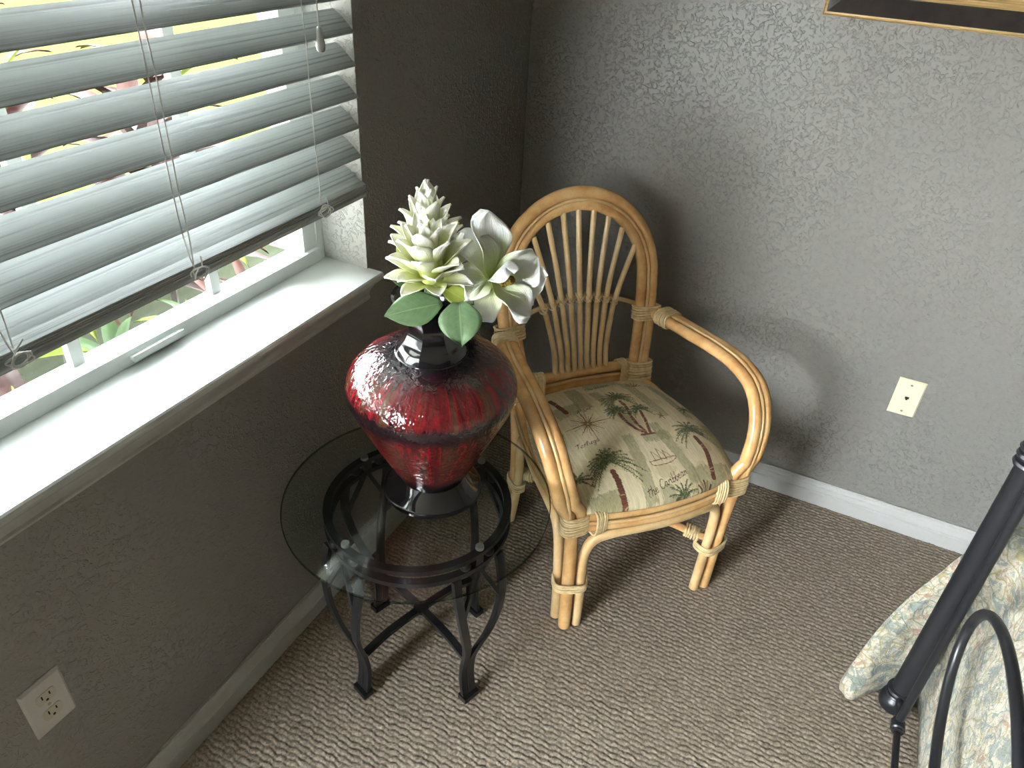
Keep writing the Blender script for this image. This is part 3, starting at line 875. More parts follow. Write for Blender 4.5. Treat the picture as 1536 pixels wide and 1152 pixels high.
FA = [(-0.178, 0.004, 0.001), (-0.180, 0.004, 0.10), (-0.184, 0.004, 0.20), (-0.182, 0.005, 0.262), (-0.164, 0.010, 0.303), (-0.12, 0.018, 0.319), (-0.06, 0.025, 0.3225), (0, 0.028, 0.3225), (0.06, 0.025, 0.3225), (0.12, 0.018, 0.3215), (0.158, 0.010, 0.314), (0.180, 0.005, 0.285), (0.184, 0.004, 0.22), (0.181, 0.004, 0.10), (0.178, 0.004, 0.001)]
b = MB(); b.tube(cr([L3(*p) for p in FA], 4), 0.0128, 12); cpart(b, 'front_arch', 'rattan2')
b = MB(); b.tube(cr([L3(-0.188, -0.40, 0.175), L3(-0.05, -0.24, 0.20), L3(0.08, -0.11, 0.195), L3(0.186, -0.01, 0.175)], 6), 0.0105, 12); cpart(b, 'stretcher', 'rattan')

# cane bindings
for s in (1, -1):
    b = MB(); wrap(b, L3(s * 0.219, 0.001, 0.367), (0, 0, 1), (1, 0, 0), 0.0315, 0.0195, 0.056, 7); cpart(b, 'binding', 'wrap')
    b = MB(); wrap(b, L3(s * 0.166, 0.010, 0.3665), (1, -0.16 * s, 0), (0, 0, 1), 0.0345, 0.0205, 0.034, 5); cpart(b, 'binding', 'wrap')
    b = MB(); wrap(b, L3(s * 0.2045, -0.010, 0.153), (0, 0, 1), (1, 0.3 * s, 0), 0.041, 0.030, 0.026, 4); cpart(b, 'binding', 'wrap')
    b = MB(); wrap(b, L3(s * 0.196, -0.392, 0.150), (0, 0, 1), (1, 0, 0), 0.0175, 0.034, 0.028, 4); cpart(b, 'binding', 'wrap')
    # arch foot: round both poles, and round the rail end
    b = MB(); wrap(b, L3(s * 0.180, VB(0.434) + 0.006, 0.434), (s * 0.08, 0.26, 1), (1, 0, 0), 0.036, 0.022, 0.062, 8); cpart(b, 'binding', 'wrap')
    b = MB(); wrap(b, L3(s * 0.126, -0.444, 0.434), (1, 0.12 * s, 0), (0, 0, 1), 0.0365, 0.0205, 0.030, 5); cpart(b, 'binding', 'wrap')
    # arm joint: level turns round the arch poles, then turns round the arm
    b = MB(); wrap(b, L3(s * 0.204, VB(0.595) + 0.004, 0.595), (s * 0.05, 0.26, 1), (1, 0, 0), 0.0385, 0.022, 0.040, 6); cpart(b, 'binding', 'wrap')
    b = MB(); wrap(b, L3(s * 0.238, -0.425, 0.600), (s * 0.17, -1, 0.05), (0, 0, 1), 0.0195, 0.030, 0.048, 7); cpart(b, 'binding', 'wrap')
b = MB(); wrap(b, L3(0.160, -0.035, 0.180), (0.70, -0.71, -0.12), (0, 0, 1), 0.0145, 0.0145, 0.040, 6); cpart(b, 'binding', 'wrap')
b = MB(); wrap(b, L3(-0.166, -0.376, 0.181), (0.75, -0.80, 0.1), (0, 0, 1), 0.0145, 0.0145, 0.036, 5); cpart(b, 'binding', 'wrap')

# ------------------------------------------------------------------ seat cushion with woven print
NR = 640; U0, U1, V0, V1 = -0.27, 0.27, -0.48, 0.07       # print raster over the seat plan
def lin(r, g, b_): return np.array(srgb(r, g, b_)[:3], np.float32)
img = np.zeros((NR, NR, 3), np.float32)
UU, VV = np.meshgrid(np.linspace(U0, U1, NR), np.linspace(V0, V1, NR), indexing='ij')
rng = np.random.RandomState(3)


def sm_noise(n, sx, sy):
    g = rng.rand(int(n / sx) + 3, int(n / sy) + 3)
    xi = np.linspace(0, g.shape[0] - 1.001, n); yi = np.linspace(0, g.shape[1] - 1.001, n)
    x0 = xi.astype(int); y0 = yi.astype(int); fx = (xi - x0)[:, None]; fy = (yi - y0)[None, :]
    return (g[np.ix_(x0, y0)] * (1 - fx) * (1 - fy) + g[np.ix_(x0 + 1, y0)] * fx * (1 - fy) + g[np.ix_(x0, y0 + 1)] * (1 - fx) * fy + g[np.ix_(x0 + 1, y0 + 1)] * fx * fy)


streak = sm_noise(NR, 2.2, 45); fine = sm_noise(NR, 1.5, 5); patch = sm_noise(NR, 46, 60)
base = lin(226, 211, 176)[None, None] * (0.86 + 0.28 * streak[..., None]) * (0.92 + 0.16 * fine[..., None])
img[:] = base
pk = (patch > 0.62)[..., None] * 0.35
img[:] = img * (1 - pk) + lin(190, 168, 120) * pk
sage = lin(134, 131, 92)


def band(u0, v0, u1, v1, w, amt=0.66, col=sage):
    t = np.clip((VV - v0) / (v1 - v0 + 1e-9), 0, 1); uc = u0 + (u1 - u0) * t
    edge = w * (0.75 + 0.6 * streak)
    inside = (np.abs(UU - uc) < edge) & (VV > min(v0, v1) - 0.012 * fine) & (VV < max(v0, v1) + 0.02 * fine)
    a = (inside * amt * (0.45 + 0.75 * fine * (0.5 + streak)))[..., None]; a = np.clip(a, 0, 0.95)
    img[:] = img * (1 - a) + col * a


for q in ((-0.024, -0.134, -0.042, 0.03, 0.014), (0.062, -0.16, 0.085, 0.01, 0.013), (0.088, -0.36, 0.112, -0.20, 0.014), (0.159, -0.34, 0.186, -0.19, 0.012),
          (-0.067, -0.38, -0.068, -0.28, 0.017), (-0.02, -0.33, 0.01, -0.18, 0.013), (-0.150, 0.0, -0.150, 0.07, 0.036), (0.005, 0.02, 0.0, 0.07, 0.016), (-0.19, -0.33, -0.18, -0.20, 0.014),
          (0.135, -0.01, 0.135, 0.03, 0.045), (0.215, -0.15, 0.21, 0.0, 0.014), (-0.115, -0.30, -0.12, -0.27, 0.03), (0.125, 0.03, 0.125, 0.07, 0.03), (0.03, -0.40, 0.03, -0.37, 0.05), (0.05, -0.13, 0.05, -0.115, 0.035)):
    band(*q)


def stroke(pts, w, col, alpha=0.9, jit=0.0):
    """paint a polyline (u,v) with half width w (metres)"""
    P = np.array(pts, float); ku = (NR - 1) / (U1 - U0); kv = (NR - 1) / (V1 - V0)
    W = np.linspace(w[0], w[1], len(P)) if isinstance(w, tuple) else np.full(len(P), w)
    for i in range(len(P) - 1):
        d = P[i + 1] - P[i]; n = max(1, int(np.hypot(*d) / 0.0006))
        for j in range(n):
            t = j / n; c = P[i] + d * t; r = W[i] + (W[i + 1] - W[i]) * t
            if jit: r *= 1 + jit * (rng.rand() - 0.5)
            iu = (c[0] - U0) * ku; iv = (c[1] - V0) * kv; ru = r * ku; rv = r * kv
            a0, a1, b0, b1 = int(iu - ru) , int(iu + ru) + 2, int(iv - rv), int(iv + rv) + 2
            if a0 < 0 or b0 < 0 or a1 > NR or b1 > NR: continue
            g = ((np.arange(a0, a1)[:, None] - iu) / max(ru, 0.6)) ** 2 + ((np.arange(b0, b1)[None] - iv) / max(rv, 0.6)) ** 2 < 1
            k_ = (g * alpha)[..., None]
            img[a0:a1, b0:b1] = img[a0:a1, b0:b1] * (1 - k_) + np.asarray(col) * k_


GD, GM, GL = lin(56, 66, 46), lin(82, 92, 60), lin(136, 138, 96)
BR, BD = lin(112, 62, 48), lin(80, 46, 36)


def trunk(pts, w):
    P = cr([np.array(p) for p in pts], 14); stroke(P, w, BR, 0.95, 0.5)
    for i in range(0, len(P) - 1, 3):
        a = P[i]; dx = (rng.rand() - 0.5) * 0.004
        stroke([(a[0] - w * 0.9, a[1] + dx), (a[0] + w * 0.9, a[1] - dx)], 0.0009, BD if rng.rand() > 0.35 else lin(190, 160, 120), 0.8)


def palm(cu, cv, R, n=13, droop=0.8, seed=0):
    rr = np.random.RandomState(seed)
    for k in range(n):
        a = -PI * 1.22 + PI * 1.44 * k / (n - 1) + (rr.rand() - 0.5) * 0.12      # fan opening toward the back (-v)
        L = R * (0.75 + 0.35 * rr.rand()); P = []
        for i in range(9):
            t = i / 8; P.append((cu + math.cos(a) * L * t, cv + math.sin(a) * L * t * 0.85 + droop * L * t * t * (0.30 + 0.25 * abs(math.cos(a)))))
        stroke(P, (0.0014, 0.0006), GD, 0.9)
        for i in range(1, 9):
            d = np.array(P[i]) - np.array(P[i - 1]); d /= (np.hypot(*d) + 1e-9); nn = np.array((-d[1], d[0]))
            for s_ in (-1, 1):
                for off in (0, 0.5):
                    p0 = np.array(P[i - 1]) + (np.array(P[i]) - np.array(P[i - 1])) * off
                    tip = p0 + (d * 0.55 + nn * s_ * 0.75 + np.array((0, 0.30))) * R * 0.135 * (1.15 - i / 11) * (0.6 + 0.7 * rr.rand())
                    stroke([p0, tip], (0.0009, 0.0005), (GD, GM, GM, GL)[rr.randint(4)], 0.85)


def star_rose(cu, cv, R):
    for k in range(24):
        a = 2 * PI * k / 24; L = R * (1.0 if k % 6 == 0 else 0.72 if k % 3 == 0 else 0.5 + 0.2 * (k % 2))
        stroke([(cu + 0.004 * math.cos(a), cv + 0.004 * math.sin(a)), (cu + L * math.cos(a), cv + L * math.sin(a) * 1.05)], (0.0022 if k % 3 == 0 else 0.0010, 0.0006), lin(128, 92, 60), 0.85)


GLY = {  # single stroke letters, x right, y up, height 1 for tall letters
    't': ([[(0.1, 0), (0.05, 0.2), (0.25, 0.9)], [(0.0, 0.6), (0.4, 0.66)]], 0.34), 'h': ([[(0, 0), (0.25, 1)], [(0.08, 0.3), (0.25, 0.48), (0.36, 0.4), (0.32, 0), (0.45, 0.05)]], 0.48),
    'e': ([[(0.0, 0.2), (0.25, 0.28), (0.25, 0.45), (0.1, 0.42), (0.04, 0.15), (0.15, 0), (0.36, 0.1)]], 0.38), 'C': ([[(0.62, 0.8), (0.5, 0.98), (0.28, 0.85), (0.08, 0.45), (0.12, 0.08), (0.35, 0), (0.58, 0.2)]], 0.60),
    'a': ([[(0.32, 0.42), (0.15, 0.46), (0.02, 0.2), (0.1, 0), (0.28, 0.2), (0.35, 0.45), (0.3, 0.05), (0.44, 0.06)]], 0.46), 'r': ([[(0, 0), (0.1, 0.45), (0.13, 0.33), (0.28, 0.45), (0.33, 0.4)]], 0.36),
    'i': ([[(0.05, 0.42), (0.02, 0.05), (0.16, 0.06)], [(0.12, 0.62), (0.14, 0.66)]], 0.2), 'b': ([[(0.2, 1), (0.02, 0.05), (0.2, 0.02), (0.32, 0.3), (0.15, 0.4), (0.06, 0.25)]], 0.38),
    'n': ([[(0, 0), (0.08, 0.45), (0.1, 0.3), (0.25, 0.46), (0.3, 0.3), (0.28, 0.03), (0.4, 0.05)]], 0.42), 'P': ([[(0.0, 0), (0.22, 0.95), (0.5, 0.9), (0.5, 0.6), (0.15, 0.5)]], 0.5),
    'o': ([[(0.15, 0.45), (0.02, 0.2), (0.12, 0), (0.3, 0.2), (0.24, 0.44), (0.15, 0.45), (0.38, 0.38)]], 0.4), 'T': ([[(0.0, 0.85), (0.6, 0.98)], [(0.32, 0.92), (0.15, 0)]], 0.5),
    'u': ([[(0.05, 0.45), (0.02, 0.08), (0.16, 0.02), (0.3, 0.45), (0.28, 0.05), (0.42, 0.06)]], 0.44), 'g': ([[(0.3, 0.42), (0.1, 0.44), (0.04, 0.15), (0.25, 0.12), (0.32, 0.42), (0.2, -0.4), (0.02, -0.3), (0.3, 0.0)]], 0.4), ' ': ([], 0.3)}


def script(txt, p0, p1, h, col=BD, w=0.0008):
    tot = sum(GLY[c][1] for c in txt); d = (np.array(p1) - np.array(p0)); ln = np.hypot(*d); ex = d / ln; ey = np.array((ex[1], -ex[0]))
    sx = ln / tot; x = 0
    if ey[1] > 0: ey = -ey
    for c in txt:
        for st in GLY[c][0]:
            P = [np.array(p0) + ex * (x + a + 0.12 * y) * sx + ey * y * h for a, y in st]
            stroke(cr(P, 5), w, col, 0.9)
        x += GLY[c][1]


star_rose(-0.094, -0.212, 0.060)
script('Port', (-0.100, -0.258), (-0.055, -0.262), 0.016); script('Tortuga', (-0.155, -0.140), (-0.092, -0.146), 0.016)
script('the Caribbean', (-0.046, 0.030), (0.072, -0.002), 0.020, BD, 0.0009); script('Caribbean', (-0.03, -0.352), (0.047, -0.364), 0.018)
trunk([(0.028, -0.272), (0.03, -0.245), (0.028, -0.232)], 0.0040)
trunk([(-0.001, -0.225), (0.0, -0.19), (0.012, -0.155), (0.029, -0.135)], 0.0034); trunk([(0.024, -0.222), (0.022, -0.18), (0.03, -0.14)], 0.0036); trunk([(0.058, -0.218), (0.050, -0.175), (0.040, -0.136)], 0.0034)
stroke([(0.014, -0.132), (0.05, -0.130)], 0.003, BR, 0.8)
palm(0.027, -0.290, 0.056, 18, 0.8, 1); palm(-0.002, -0.236, 0.044, 16, 0.8, 2); palm(0.060, -0.230, 0.040, 16, 0.8, 3)
trunk([(-0.106, -0.050), (-0.105, -0.02), (-0.109, 0.02), (-0.110, 0.055)], 0.0062); palm(-0.104, -0.082, 0.074, 22, 0.95, 4)
trunk([(0.152, -0.104), (0.156, -0.06), (0.146, -0.02), (0.136, 0.016)], 0.0052); palm(0.152, -0.130, 0.062, 19, 0.9, 5)
palm(0.043, 0.040, 0.046, 13, 0.4, 6); palm(0.200, -0.222, 0.034, 9, 0.7, 7); trunk([(-0.135, -0.35), (-0.128, -0.31), (-0.122, -0.275)], 0.0052); palm(-0.19, -0.06, 0.04, 9, 0.7, 8)
bx_, by_ = 0.022, -0.046    # sailing ship
stroke(cr([(bx_ - 0.030, by_ - 0.004), (bx_ - 0.022, by_ + 0.010), (bx_ + 0.024, by_ + 0.008), (bx_ + 0.040, by_ - 0.006), (bx_ - 0.030, by_ - 0.002)], 5), 0.0010, lin(128, 92, 60), 0.9)
for q in ((-0.014, -0.030), (0.002, -0.036), (0.016, -0.028)):
    stroke([(bx_ + q[0], by_), (bx_ + q[0], by_ + q[1])], 0.0009, lin(128, 92, 60), 0.9)
    stroke(cr([(bx_ + q[0], by_ + q[1]), (bx_ + q[0] + 0.010, by_ + q[1] * 0.5), (bx_ + q[0] + 0.013, by_ - 0.004), (bx_ + q[0], by_ - 0.004)], 5), 0.0008, lin(150, 116, 80), 0.85)
for k in range(5):          # starfish and shells
    a = 2 * PI * k / 5; stroke([(0.104, -0.190), (0.104 + 0.014 * math.cos(a), -0.190 + 0.016 * math.sin(a))], (0.0028, 0.0008), lin(118, 96, 64), 0.8)
for cu, cv in ((0.105, 0.032), (0.110, -0.350)):
    for k in range(7):
        a = 0.3 + 0.42 * k; stroke([(cu, cv + 0.012), (cu + 0.024 * math.cos(a), cv + 0.012 - 0.026 * math.sin(a))], (0.0010, 0.0020), BD if k % 2 else lin(150, 116, 84), 0.75)


def cushion():
    n = 400
    s = np.sin(np.linspace(-1, 1, n) * PI / 2 * 0.985); s /= s[-1]
    S, T = np.meshgrid(s, s, indexing='ij')          # S across, T from back (-1) to front (+1)
    # square to rounded plan
    A = S * np.sqrt(1 - 0.16 * T ** 2); B_ = T * np.sqrt(1 - 0.16 * S ** 2)
    A /= np.sqrt(1 - 0.16 * 0) ; vc, hv = -0.198, 0.226
    V = vc + B_ * hv + 0.012 * (1 - S ** 2) * (T > 0) * T
    f = (V - (vc - hv)) / (2 * hv)
    half = 0.196 + 0.046 * np.sin(np.clip(f, 0, 1) * PI * 0.62) ** 1.0 * 1.0
    half = np.where(f > 0.62, half - 0.012 * ((f - 0.62) / 0.38), half)
    U = A * half
    dome = ((1 - np.abs(S) ** 4.5) * (1 - np.abs(T) ** 4.5)).clip(0) ** 0.48
    crown = (1 - S ** 2) * (1 - T ** 2)
    Zt = 0.395 + 0.040 * dome + 0.030 * crown + 0.018 * np.clip(-V, 0, 0.4) / 0.4 * 0.6
    # bulge sides a little
    U *= 1 + 0.02 * np.sin(dome * PI); V = V + 0.004 * np.sin(dome * PI) * T
    idx = np.arange(n * n).reshape(n, n)
    co = np.stack([U, -V, Zt], -1).reshape(-1, 3)
    q = np.stack([idx[:-1, :-1], idx[:-1, 1:], idx[1:, 1:], idx[1:, :-1]], -1).reshape(-1, 4)
    # coarse underside
    edge = np.concatenate([idx[:, 0], idx[-1, 1:], idx[-2::-1, -1], idx[0, -2:0:-1]])
    me = bpy.data.meshes.new('cushion')
    low = co[edge].copy(); low[:, 2] -= 0.018; low[:, 0] *= 0.97; low[:, 1] = (low[:, 1] + vc * 1) * 0.97 - vc * 1
    nb = len(co); co = np.concatenate([co, low]); m_ = len(edge)
    nbx = np.arange(m_)
    q2 = np.stack([edge[nbx], nb + nbx, nb + (nbx + 1) % m_, edge[(nbx + 1) % m_]], -1)
    q = np.concatenate([q, q2])
    me.from_pydata(co.tolist(), [], q.tolist() + [list(range(nb, nb + m_))])
    iu = np.clip(((co[:, 0] - U0) / (U1 - U0) * (NR - 1)), 0, NR - 1).astype(int); iv = np.clip(((-co[:, 1] - V0) / (V1 - V0) * (NR - 1)), 0, NR - 1).astype(int)
    at = me.color_attributes.new('print', 'FLOAT_COLOR', 'POINT')
    colr = np.ones((len(co), 4), np.float32); colr[:, :3] = img[iu, iv]
    at.data.foreach_set('color', colr.ravel())
    me.polygons.foreach_set('use_smooth', [True] * len(me.polygons)); me.materials.append(M['cushion']); me.update()
    return link('seat_cushion', me, chair)


setp(cushion(), label='beige tapestry seat cushion printed with palm trees')

# ================================================================== SIDE TABLE
TC = (0.2995, -1.0566, 0.0)
GZ0, GZ1, GR = 0.500, 0.506, 0.2764
table = thing('side_table', 'round glass side table on black wrought iron legs under the window', 'table', TC)
tp = lambda r, a, z: (TC[0] + r * math.cos(math.radians(a)), TC[1] + r * math.sin(math.radians(a)), z)


def tpart(mb, name, mat, parent=None, auto=40, mats=None):
    return link(name, mb.mesh(name, mats or M[mat], True, TC, auto), parent or table)


b = MB(); n = 96
b.lathe([(0.0, GZ0), (GR - 0.002, GZ0)], TC, n, False, False); b.cur = 1
b.lathe([(GR - 0.002, GZ0), (GR, GZ0 + 0.0015), (GR, GZ1 - 0.0015), (GR - 0.002, GZ1)], TC, n, False, False); b.cur = 0
b.lathe([(GR - 0.002, GZ1), (0.0, GZ1)], TC, n, False, False)
tpart(b, 'glass_top', None, mats=[M['tglass'], M['tedge']])
RECT = lambda w, h: [(-h / 2, -w / 2), (-h / 2, w / 2), (h / 2, w / 2), (h / 2, -w / 2)]
RR_ = 0.1870
for zz in (0.4865, 0.4535):
    b = MB(); b.tube([tp(RR_, i * 360 / 80, zz) for i in range(80)], 1.0, closed=True, prof=RECT(0.016, 0.011), up=(0, 0, 1)); tpart(b, 'ring', 'iron', auto=30)
LEGA = (-109, -19, 71, 161)
for a in LEGA:
    for da in (-9.5, 9.5):
        b = MB(); b.sphere(tp(RR_, a + da, 0.470), 0.0115); tpart(b, 'ball', 'iron')
    b = MB(); p0, p1 = tp(RR_, a - 3, 0.470), tp(RR_, a + 3, 0.470); b.tube([p0, p1], 1.0, prof=RECT(0.012, 0.024), up=(0, 0, 1)); tpart(b, 'spacer_block', 'iron', auto=30)
    b = MB(); pc = tp(RR_ - 0.003, a + 2, 0.492); b.tube([(pc[0], pc[1], 0.4925), (pc[0], pc[1], 0.4995)], 0.0085, 20); b.tube([(pc[0] + 0.0065 * math.cos(q), pc[1] + 0.0065 * math.sin(q), 0.4988) for q in np.linspace(0, 2 * PI, 20)[:-1]], 0.0011, 6, closed=True); tpart(b, 'glass_pad', 'pad')
    leg = bpy.data.objects.new('leg', None); COL.objects.link(leg); leg.parent = table; leg.empty_display_size = 0.03
    ca, sa = math.cos(math.radians(a)), math.sin(math.radians(a))
    for s in (-1, 1):
        prof_l = [(0.187, 0.056, 0.4485), (0.196, 0.058, 0.40), (0.203, 0.055, 0.35), (0.203, 0.045, 0.29), (0.194, 0.030, 0.23), (0.180, 0.017, 0.18), (0.168, 0.0098, 0.135), (0.163, 0.0095, 0.09), (0.165, 0.0095, 0.05), (0.171, 0.0095, 0.012)]
        pts = []
        for r, tgn, z in cr(prof_l, 5):
            pts.append((TC[0] + r * ca - s * tgn * sa, TC[1] + r * sa + s * tgn * ca, z))
        b = MB(); b.tube(pts, 1.0, prof=RECT(0.0185, 0.0095), up=(ca, sa, 0)); tpart(b, 'leg_bar', 'iron', leg, 30)
        p0 = (TC[0] + 0.203 * ca - s * 0.049 * sa, TC[1] + 0.203 * sa + s * 0.049 * ca, 0.345); p1 = tp(RR_ + 0.003, a, 0.449)
        b = MB(); b.tube([p0, p1], 1.0, prof=RECT(0.009, 0.008), up=(ca, sa, 0)); tpart(b, 'brace', 'iron', leg, 30)
    b = MB(); c0 = tp(0.1715, a, 0.006); mt = Matrix.Translation(c0) @ Matrix.Rotation(math.radians(a), 4, 'Z')
    b.box((-0.012, -0.0215, -0.0055), (0.013, 0.0215, 0.010), mt); tpart(b, 'foot', 'iron', leg, 30)
    b = MB(); b.tube(cr([tp(0.158, a, 0.128), tp(0.09, a, 0.147), tp(0.0, a, 0.152)], 6), 1.0, prof=RECT(0.017, 0.010), up=(0, 0, 1)); tpart(b, 'stretcher', 'iron', None, 30)
b = MB(); b.lathe([(0.0, 0.1575), (0.012, 0.1575), (0.018, 0.155), (0.018, 0.148)], TC, 20, False, False); tpart(b, 'boss', 'iron')

# ================================================================== VASE
VC = (0.3110, -1.0168, GZ1 + 0.0003)
vase = thing('floor_vase', 'tall red and black drip-glazed ceramic vase on the glass side table', 'vase', VC)


def vpart(mb, name, mat, auto=50): return link(name, mb.mesh(name, M[mat], True, VC, auto), vase)


b = MB(); b.lathe([(0.0, 0.0), (0.094, 0.0), (0.1005, 0.002), (0.103, 0.006), (0.1015, 0.010), (0.098, 0.0105), (0.0955, 0.012), (0.083, 0.026), (0.0745, 0.034), (0.070, 0.038), (0.066, 0.041)], VC, 72, False); vpart(b, 'foot', 'black_glaze')
prf = cr([(0.0655, 0.038), (0.069, 0.050), (0.081, 0.070), (0.099, 0.106), (0.125, 0.160), (0.149, 0.212), (0.1605, 0.240), (0.1640, 0.256), (0.1628, 0.272), (0.156, 0.290), (0.143, 0.306), (0.122, 0.320), (0.096, 0.331), (0.072, 0.337), (0.060, 0.339)], 5)
b = MB(); b.lathe([tuple(p) for p in prf], VC, 96, False); vpart(b, 'body', 'vase')
# six-sided flared neck
b = MB(); NF = 7; K = 10
np_ = cr([(0.0675, 0.336), (0.062, 0.352), (0.050, 0.368), (0.0425, 0.386), (0.0435, 0.404), (0.050, 0.422), (0.060, 0.440), (0.0715, 0.453)], 4)
vs = []; fs = []; NS = NF * K
def facet(i, mixf):
    a = 2 * PI * i / NS + 0.42; seg = 2 * PI / NF; d = ((a - 0.42) % seg) - seg / 2
    return a, (1 - mixf) + mixf * math.cos(seg / 2) / math.cos(d) * 1.03
for j, (r, z) in enumerate(np_):
    mf = min(1.0, 0.15 + j / 7) if j < 22 else max(0.1, 1 - (j - 22) / 7)
    for i in range(NS):
        a, kf = facet(i, mf); vs.append((VC[0] + r * kf * math.cos(a), VC[1] + r * kf * math.sin(a), VC[2] + z))
m2 = len(np_)
for j, (r, z) in enumerate(reversed(np_)):
    for i in range(NS):
        a, kf = facet(i, 0.6); vs.append((VC[0] + (r - 0.005) * kf * math.cos(a), VC[1] + (r - 0.005) * kf * math.sin(a), VC[2] + z + (0.001 if j == 0 else 0)))
for j in range(2 * m2 - 1):
    for i in range(NS): fs.append((j * NS + i, j * NS + (i + 1) % NS, (j + 1) * NS + (i + 1) % NS, (j + 1) * NS + i))
b.add(vs, fs); vpart(b, 'neck', 'black_glaze', 16)
b = MB(); b.tube([(VC[0] + 0.0665 * math.cos(t), VC[1] + 0.0665 * math.sin(t), VC[2] + 0.3375) for t in np.linspace(0, 2 * PI, 60)[:-1]], 0.0022, 8, closed=True); vpart(b, 'neck_ring', 'black_glaze')


# ================================================================== FLOWERS
def petal_mesh(name, mat, L, W, cup, curl, tipcurl=0.0, point=1.4, base=0.25, nu=6, nv=10, ruffle=0.0, seed=0, fold=0.0, widest=0.55):
    """petal from the origin along +y, facing +z; cup lifts the edges, curl bends the length"""
    rr = random.Random(seed); vs = []; fs = []; uvs = []
    for j in range(nv + 1):
        t = j / nv
        if t < widest: w = base + (1 - base) * math.sin(t / widest * PI / 2)
        else: w = max(0.0, math.cos((t - widest) / (1 - widest) * PI / 2)) ** (1 / point)
        w = max(w, 0.015) * W / 2
        ang = curl * t + tipcurl * max(0, t - 0.6) * 2.5
        # integrate the arc
        y = 0; z = 0; m_ = 12
        for q in range(m_):
            tt = t * (q + 0.5) / m_; an = curl * tt + tipcurl * max(0, tt - 0.6) * 2.5
            y += math.cos(an) * L * t / m_; z += math.sin(an) * L * t / m_
        for i in range(-nu, nu + 1):
            s = i / nu; x = s * w
            zz = z + cup * W * s * s * (0.4 + 0.6 * math.sin(PI * min(1, t * 1.2))) + fold * W * abs(s) + ruffle * W * math.sin(7 * t + 3 * s + seed) * s * s * t
            vs.append((x, y, zz)); uvs.append((0.5 + s * 0.5, t))
    n = 2 * nu + 1
    for j in range(nv):
        for i in range(n - 1): fs.append((j * n + i, j * n + i + 1, (j + 1) * n + i + 1, (j + 1) * n + i))
    k = len(vs); th = 0.0006       # give it thickness
    nrm = [Vector((0, 0, 1))] * k
    me = bpy.data.meshes.new(name); me.from_pydata(vs, [], fs)
    uvl = me.uv_layers.new(name='UVMap')
    for lp in me.loops: uvl.data[lp.index].uv = uvs[lp.vertex_index]
    me.materials.append(M[mat]); me.polygons.foreach_set('use_smooth', [True] * len(me.polygons)); me.update()
    return me


def solid(o, th=0.0008):
    md = o.modifiers.new('thickness', 'SOLIDIFY'); md.thickness = th; md.offset = 0
    return o


def orient(o, base, ydir, zdir, sc=(1, 1, 1)):
    y = Vector(ydir).normalized(); z = Vector(zdir); z = (z - y * z.dot(y)).normalized(); x = y.cross(z)
    m_ = Matrix((x, y, z)).transposed().to_4x4() @ Matrix.Diagonal((*sc, 1)); m_.translation = Vector(base)
    o.matrix_local = m_
    return o


CR_ = Vector((0.9078, 0.4194, 0)); CF_ = Vector((-0.4194, 0.9078, 0)); CU_ = Vector((0, 0, 1))   # level right / away / up
BR3 = [petal_mesh('petal', 'petal', 0.060, 0.036, 0.26, 0.62, -0.75, 1.35, 0.62, 4, 10, 0, 1, widest=0.46), petal_mesh('petal', 'petal', 0.063, 0.033, 0.34, 0.70, -0.95, 1.2, 0.62, 4, 10, 0, 2, widest=0.42)]


def spike(name, label, base, top, H, R, rows, seed, group):
    """layered flower head of pointed bracts"""
    base = Vector(base); axis = (Vector(top) - base).normalized()
    t = thing(name, label, 'flower', base, group=group); rr = random.Random(seed)
    xa = axis.cross(Vector((0.3, 1, 0))).normalized(); ya = axis.cross(xa)
    b = MB(); b.tube([tuple(base + axis * H * q) for q in (0.0, 0.25, 0.5, 0.75, 0.95)], [R * 0.34, R * 0.42, R * 0.40, R * 0.30, R * 0.06], 12); link('core', b.mesh('core', M['petal'], True, base), t)
    n = len(rows)
    for k, (cnt, tl0, sc) in enumerate(rows):
        f = k / (n - 1); h = H * (0.0 + 0.70 * f); rad = R * 0.36 * (1 - 0.80 * f ** 2)
        for i in range(cnt):
            a = 2 * PI * (i + 0.5 * (k % 2)) / cnt + 0.22 * (rr.random() - 0.5) + k * 0.21
            out = xa * math.cos(a) + ya * math.sin(a)
            tl = math.radians(tl0 * (0.88 + 0.24 * rr.random())); d = axis * math.cos(tl) + out * math.sin(tl)
            o = link('petal', BR3[rr.randint(0, 1)], t); s_ = sc * (0.93 + 0.14 * rr.random()) * R / 0.055
            orient(o, out * rad + axis * h, d, axis * math.sin(tl) - out * math.cos(tl), (s_, s_, s_))
            solid(o, 0.0009)
    return t


def stem(t, base, pts, r=0.003):
    b = MB(); b.tube(cr(pts, 8), r, 8); return link('stem', b.mesh('stem', M['stem'], True, base), t)


VM = Vector((VC[0], VC[1], VC[2]))
f1b, f1t = (0.2890, -0.9920, 1.012), (0.2890, -0.9930, 1.16)
F1 = spike('white_flower', 'tall cream layered flower head standing behind the other blooms in the red vase', f1b, f1t, 0.130, 0.0505, [(7, 66, 1.02), (7, 55, 1.10), (7, 47, 1.12), (6, 40, 1.10), (6, 31, 1.06), (5, 22, 1.0), (4, 12, 0.92)], 1, None)
stem(F1, f1b, [f1b, (0.290, -1.0, 0.955), (0.295, -1.008, 0.90), (0.30, -1.015, 0.845)], 0.004)
f2b, f2t = (0.3440, -1.066, 1.020), (0.3420, -1.086, 1.13)
F2 = spike('white_flower', 'short cream layered flower head at the front above two green leaves', f2b, f2t, 0.078, 0.052, [(7, 90, 1.02), (7, 74, 1.14), (7, 60, 1.18), (6, 47, 1.15), (5, 33, 1.1), (4, 18, 1.0)], 5, None)
stem(F2, f2b, [f2b, (0.333, -1.052, 0.965), (0.318, -1.035, 0.90), (0.31, -1.022, 0.845)], 0.004)

